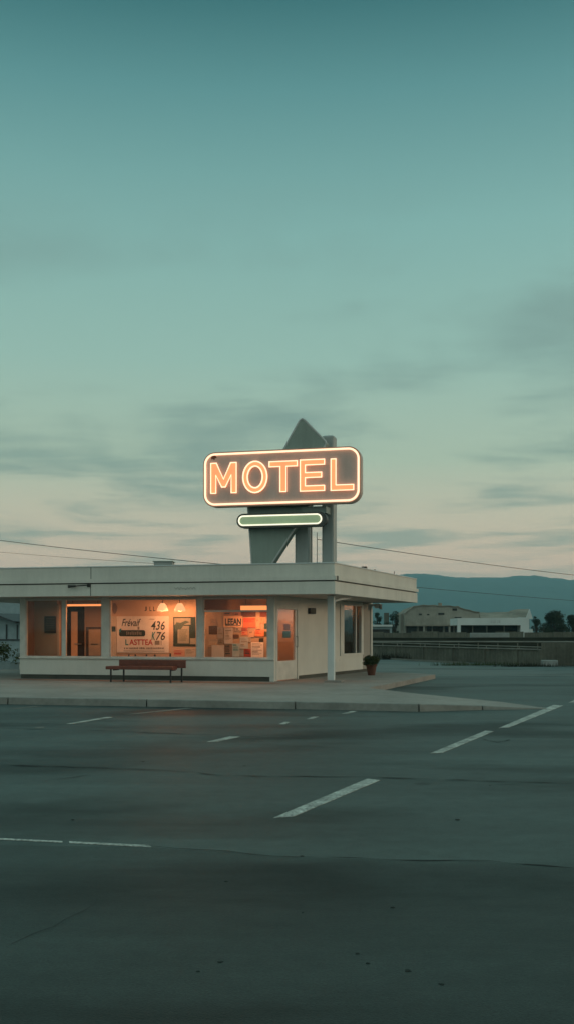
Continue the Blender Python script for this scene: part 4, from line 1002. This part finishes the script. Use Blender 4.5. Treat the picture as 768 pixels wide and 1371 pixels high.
# ------------------------------------------------------------------ CABLES
def cable(p, q, sag, lab, r=0.014):
    pts = []
    for i in range(33):
        t = i / 32; v = Vector(p).lerp(Vector(q), t); v.z -= sag * 4 * t * (1 - t); pts.append(v)
    tag(MB().tube(pts, r, 6).build('cable', 'wire'), lab, 'cable')
cable(at(-420, 655, 58), at(318, 757.5, 34), 0.35, 'upper sagging power cable running to the roof left of the sign', 0.011)
cable(at(-420, 690, 66), at(262, 758, 36), 0.3, 'fainter lower power cable at the left above the roof', 0.006)
cable(at(424, 722, 30.4), at(1100, 786, 70), 0.55, 'power cable running from the mast to the right', 0.010)
cable(at(480, 779, 42), at(1100, 822, 85), 0.25, 'low cable crossing in front of the mountains', 0.010)

# ------------------------------------------------------------------ MOUNTAINS
rnd = random.Random(4)
def ridge(name, Y0, prof, depth, seed):
    rnd = random.Random(seed); xs = sorted(prof); b = MB(); nx, ny = 700, 30
    def top(px):
        for i in range(len(xs) - 1):
            if xs[i] <= px <= xs[i + 1]:
                t = (px - xs[i]) / (xs[i + 1] - xs[i]); t = t * t * (3 - 2 * t); return prof[xs[i]] * (1 - t) + prof[xs[i + 1]] * t
    from mathutils import noise
    vs = []
    for j in range(ny):
        s = j / (ny - 1)
        for i in range(nx):
            px = xs[0] + (xs[-1] - xs[0]) * i / (nx - 1)
            hh = (HY - top(px)) * Y0 / F + H
            Y = Y0 - depth * (1 - s)
            x = (px - CX) * Y0 / F
            nz = noise.fractal(Vector((x * 0.0035, Y * 0.0022, seed)), 1.0, 2.0, 5)
            f_ = s ** 0.8
            z = hh * f_ * (1 + 0.22 * nz * (1 - s * 0.85)) + 7.0 * noise.fractal(Vector((x * 0.012, Y * 0.012, seed)), 0.8, 2, 5) * f_
            vs.append((x, Y, max(z, -1) - 1 * (1 - s)))
    b.add(vs, [(j * nx + i, j * nx + i + 1, (j + 1) * nx + i + 1, (j + 1) * nx + i) for j in range(ny - 1) for i in range(nx - 1)])
    tag(b.build(name, 'mount', smooth=True), kind='structure')
ridge('mountain', 4200, {-900: 830, -500: 822, 0: 818, 200: 808, 330: 800, 430: 786, 480: 776, 520: 771, 545: 769.2, 562: 768.2, 580: 769.5, 600: 772.3, 620: 771.5, 645: 771.8, 665: 772.2, 690: 770.2, 706: 769.2, 725: 771.5, 745: 774, 770: 777, 830: 782, 950: 776, 1150: 790, 1500: 815, 1900: 835}, 1500, 2)

# haze
b = MB().box(W, -6600, 6600, -6600, 6600, -1.2, 300)
hz = b.build('haze', 'glass'); hz['kind'] = 'stuff'
hm = bpy.data.materials.new('haze_air'); hm.use_nodes = True
nt = hm.node_tree
for n_ in list(nt.nodes):
    if n_.type != 'OUTPUT_MATERIAL': nt.nodes.remove(n_)
pv = nt.nodes.new('ShaderNodeVolumePrincipled'); pv.inputs['Color'].default_value = (0.47, 0.87, 1.0, 1); pv.inputs['Density'].default_value = 0.0002
nt.links.new(pv.outputs[0], [n_ for n_ in nt.nodes if n_.type == 'OUTPUT_MATERIAL'][0].inputs['Volume'])
hz.data.materials.clear(); hz.data.materials.append(hm)

# ------------------------------------------------------------------ WORLD
SUN_EL, SUN_AZ = R(5.0), R(84)          # azimuth clockwise from +Y
wd = bpy.data.worlds.new('World'); SC.world = wd; wd.use_nodes = True
nt = wd.node_tree; N = nt.nodes; L = nt.links
for n_ in list(N): N.remove(n_)
out = N.new('ShaderNodeOutputWorld')
sky = N.new('ShaderNodeTexSky'); sky.sky_type = 'NISHITA'; sky.sun_disc = False; sky.sun_elevation = SUN_EL; sky.sun_rotation = SUN_AZ
bgA = N.new('ShaderNodeBackground'); bgA.inputs['Strength'].default_value = 0.05 * 0.7; L.new(sky.outputs[0], bgA.inputs['Color'])
tc = N.new('ShaderNodeTexCoord'); sep = N.new('ShaderNodeSeparateXYZ'); L.new(tc.outputs['Generated'], sep.inputs[0])
ramp = N.new('ShaderNodeValToRGB'); L.new(sep.outputs['Z'], ramp.inputs[0])
stops = [(0.0, (255, 206, 170)), (0.05, (255, 204, 174)), (0.095, (221, 198, 170)), (0.16, (176, 192, 167)), (0.25, (150, 186, 171)), (0.36, (126, 174, 166)), (0.46, (84, 140, 139)), (0.53, (22, 94, 96)), (0.64, (86, 146, 146)), (1.0, (158, 204, 200))]  # stops above the visible sky are brightened as added fill light
cr = ramp.color_ramp
while len(cr.elements) < len(stops): cr.elements.new(0.5)
for el, (p_, c_) in zip(cr.elements, stops): el.position = p_; el.color = (*lin(c_), 1)
def math_(op, a, b_=None, clamp=False):
    k = N.new('ShaderNodeMath'); k.operation = op; k.use_clamp = clamp
    for i, v in enumerate((a, b_)):
        if v is None: continue
        if hasattr(v, 'is_linked') or hasattr(v, 'links'): L.new(v, k.inputs[i])
        else: k.inputs[i].default_value = v
    return k.outputs[0]
# clouds: direction projected on a high flat layer
zc = math_('MAXIMUM', sep.outputs['Z'], 0.03)
cmb = N.new('ShaderNodeCombineXYZ'); L.new(math_('DIVIDE', sep.outputs['X'], zc), cmb.inputs[0]); L.new(math_('DIVIDE', sep.outputs['Y'], zc), cmb.inputs[1])
mp = N.new('ShaderNodeMapping'); mp.inputs['Scale'].default_value = (0.62, 0.5, 1); mp.inputs['Location'].default_value = (13.1, 0.9, 0); mp.inputs['Rotation'].default_value = (0, 0, 0.35)
L.new(cmb.outputs[0], mp.inputs['Vector'])
nz = N.new('ShaderNodeTexNoise'); nz.inputs['Scale'].default_value = 1.0; nz.inputs['Detail'].default_value = 7; nz.inputs['Roughness'].default_value = 0.52; nz.inputs['Distortion'].default_value = 0.5
L.new(mp.outputs[0], nz.inputs['Vector'])
mp2 = N.new('ShaderNodeMapping'); mp2.inputs['Scale'].default_value = (1.1, 1.9, 1); mp2.inputs['Location'].default_value = (28.51, 1.17, 0); mp2.inputs['Rotation'].default_value = (0, 0, -0.25)
L.new(cmb.outputs[0], mp2.inputs['Vector'])
nz2 = N.new('ShaderNodeTexNoise'); nz2.inputs['Scale'].default_value = 1.0; nz2.inputs['Detail'].default_value = 7; nz2.inputs['Roughness'].default_value = 0.55; nz2.inputs['Distortion'].default_value = 1.2
L.new(mp2.outputs[0], nz2.inputs['Vector'])
cmix = math_('ADD', math_('MULTIPLY', nz.outputs['Fac'], 0.8), math_('MULTIPLY', nz2.outputs['Fac'], 0.2))
cl = N.new('ShaderNodeMapRange'); cl.interpolation_type = 'SMOOTHSTEP'; cl.inputs[1].default_value = 0.44; cl.inputs[2].default_value = 0.64; L.new(cmix, cl.inputs[0])
band = N.new('ShaderNodeValToRGB'); L.new(sep.outputs['Z'], band.inputs[0])
be = band.color_ramp
for p_, v_ in ((0.04, 0.25), (0.09, 0.9), (0.22, 1.0), (0.33, 0.25)):
    pass
be.elements[0].position = 0.03; be.elements[0].color = (0.15,) * 3 + (1,)
be.elements[1].position = 0.40; be.elements[1].color = (0, 0, 0, 1)
for p_, v_ in ((0.08, 0.7), (0.2, 0.8), (0.3, 0.65)):
    el = be.elements.new(p_); el.color = (v_, v_, v_, 1)
cf = math_('MULTIPLY', cl.outputs[0], band.outputs['Color'])
cf = math_('MULTIPLY', cf, 0.95)
mx = N.new('ShaderNodeMix'); mx.data_type = 'RGBA'
L.new(cf, mx.inputs[0]); L.new(ramp.outputs[0], mx.inputs[6]); mx.inputs[7].default_value = (*lin((112, 138, 130)), 1)
# unseen sky behind the camera, brightened as added fill for walls and ground
beh = N.new('ShaderNodeMapRange'); beh.interpolation_type = 'SMOOTHSTEP'; beh.inputs[1].default_value = 0.25; beh.inputs[2].default_value = -0.6; L.new(sep.outputs['Y'], beh.inputs[0])
mb_ = N.new('ShaderNodeMix'); mb_.data_type = 'RGBA'; L.new(math_('MULTIPLY', beh.outputs[0], 0.9), mb_.inputs[0]); L.new(mx.outputs[2], mb_.inputs[6]); mb_.inputs[7].default_value = (0.47, 0.55, 0.475, 1)
mx = mb_
bgB = N.new('ShaderNodeBackground'); bgB.inputs['Strength'].default_value = 0.9; L.new(mx.outputs[2], bgB.inputs['Color'])
add = N.new('ShaderNodeAddShader'); L.new(bgA.outputs[0], add.inputs[0]); L.new(bgB.outputs[0], add.inputs[1]); L.new(add.outputs[0], out.inputs[0])

# ------------------------------------------------------------------ LIGHTS
sl = bpy.data.lights.new('sun', 'SUN'); sl.energy = 1.1; sl.angle = R(14); sl.color = (1.0, 0.72, 0.48)
so = bpy.data.objects.new('sun', sl); COL.objects.link(so)
dirv = Vector((math.sin(SUN_AZ) * math.cos(SUN_EL), math.cos(SUN_AZ) * math.cos(SUN_EL), math.sin(SUN_EL)))
so.rotation_euler = dirv.to_track_quat('Z', 'Y').to_euler(); so.location = (30, 10, 30)
def lamp(name, p, e_, r=0.08, col=(1.0, 0.35, 0.14)):
    l = bpy.data.lights.new(name, 'POINT'); l.energy = e_; l.color = col; l.shadow_soft_size = r
    o = bpy.data.objects.new(name, l); COL.objects.link(o); o.location = p; return o
for p in PL: lamp('pendant_bulb', p + Vector((0, 0, -0.06)), 27, 0.05)
def area(name, fr, a, d, z, sx, sy, e_, col=(1.0, 0.33, 0.13)):
    l = bpy.data.lights.new(name, 'AREA'); l.shape = 'RECTANGLE'; l.size = sx; l.size_y = sy; l.energy = e_; l.color = col
    o = bpy.data.objects.new(name, l); COL.objects.link(o); o.location = fr.P(a, d, z)
    o.rotation_euler = (0, 0, math.atan2(fr.u.y, fr.u.x)); return o
area('strip_tube', FR, FR.A(342, -0.45), -0.52, FR.Z(342, 817.5, -0.45), 0.9, 0.12, 26)
area('strip_tube', FR, FR.A(113, -0.3), -0.38, FR.Z(113, 812, -0.3), 1.0, 0.1, 15)
area('strip_tube', FR, FR.A(380, -1.7), -1.6, FR.Z(380, 814, -1.7), 0.7, 0.15, 13)
area('strip_tube', SD, SD.A(468, -0.16), -0.17, SD.Z(468, 816.2, -0.13), 1.4, 0.1, 5)

# ------------------------------------------------------------------ CAMERA, RENDER
cam = bpy.data.cameras.new('camera'); co = bpy.data.objects.new('camera', cam); COL.objects.link(co)
co.location = (0, 0, H); co.rotation_euler = (R(90), 0, 0)
cam.sensor_fit = 'VERTICAL'; cam.sensor_height = 36.0; cam.lens = F / 1371 * 36
cam.shift_y = (HY - 685.5) / 1371; cam.clip_start = 0.1; cam.clip_end = 20000
SC.camera = co
SC.render.engine = 'CYCLES'
SC.cycles.use_denoising = True
SC.cycles.max_bounces = 8; SC.cycles.transparent_max_bounces = 16; SC.cycles.volume_bounces = 1
SC.cycles.caustics_reflective = False; SC.cycles.caustics_refractive = False
vs = SC.view_settings; vs.view_transform = 'Standard'; vs.look = 'None'; vs.exposure = 0.08; vs.gamma = 1; vs.use_curve_mapping = False
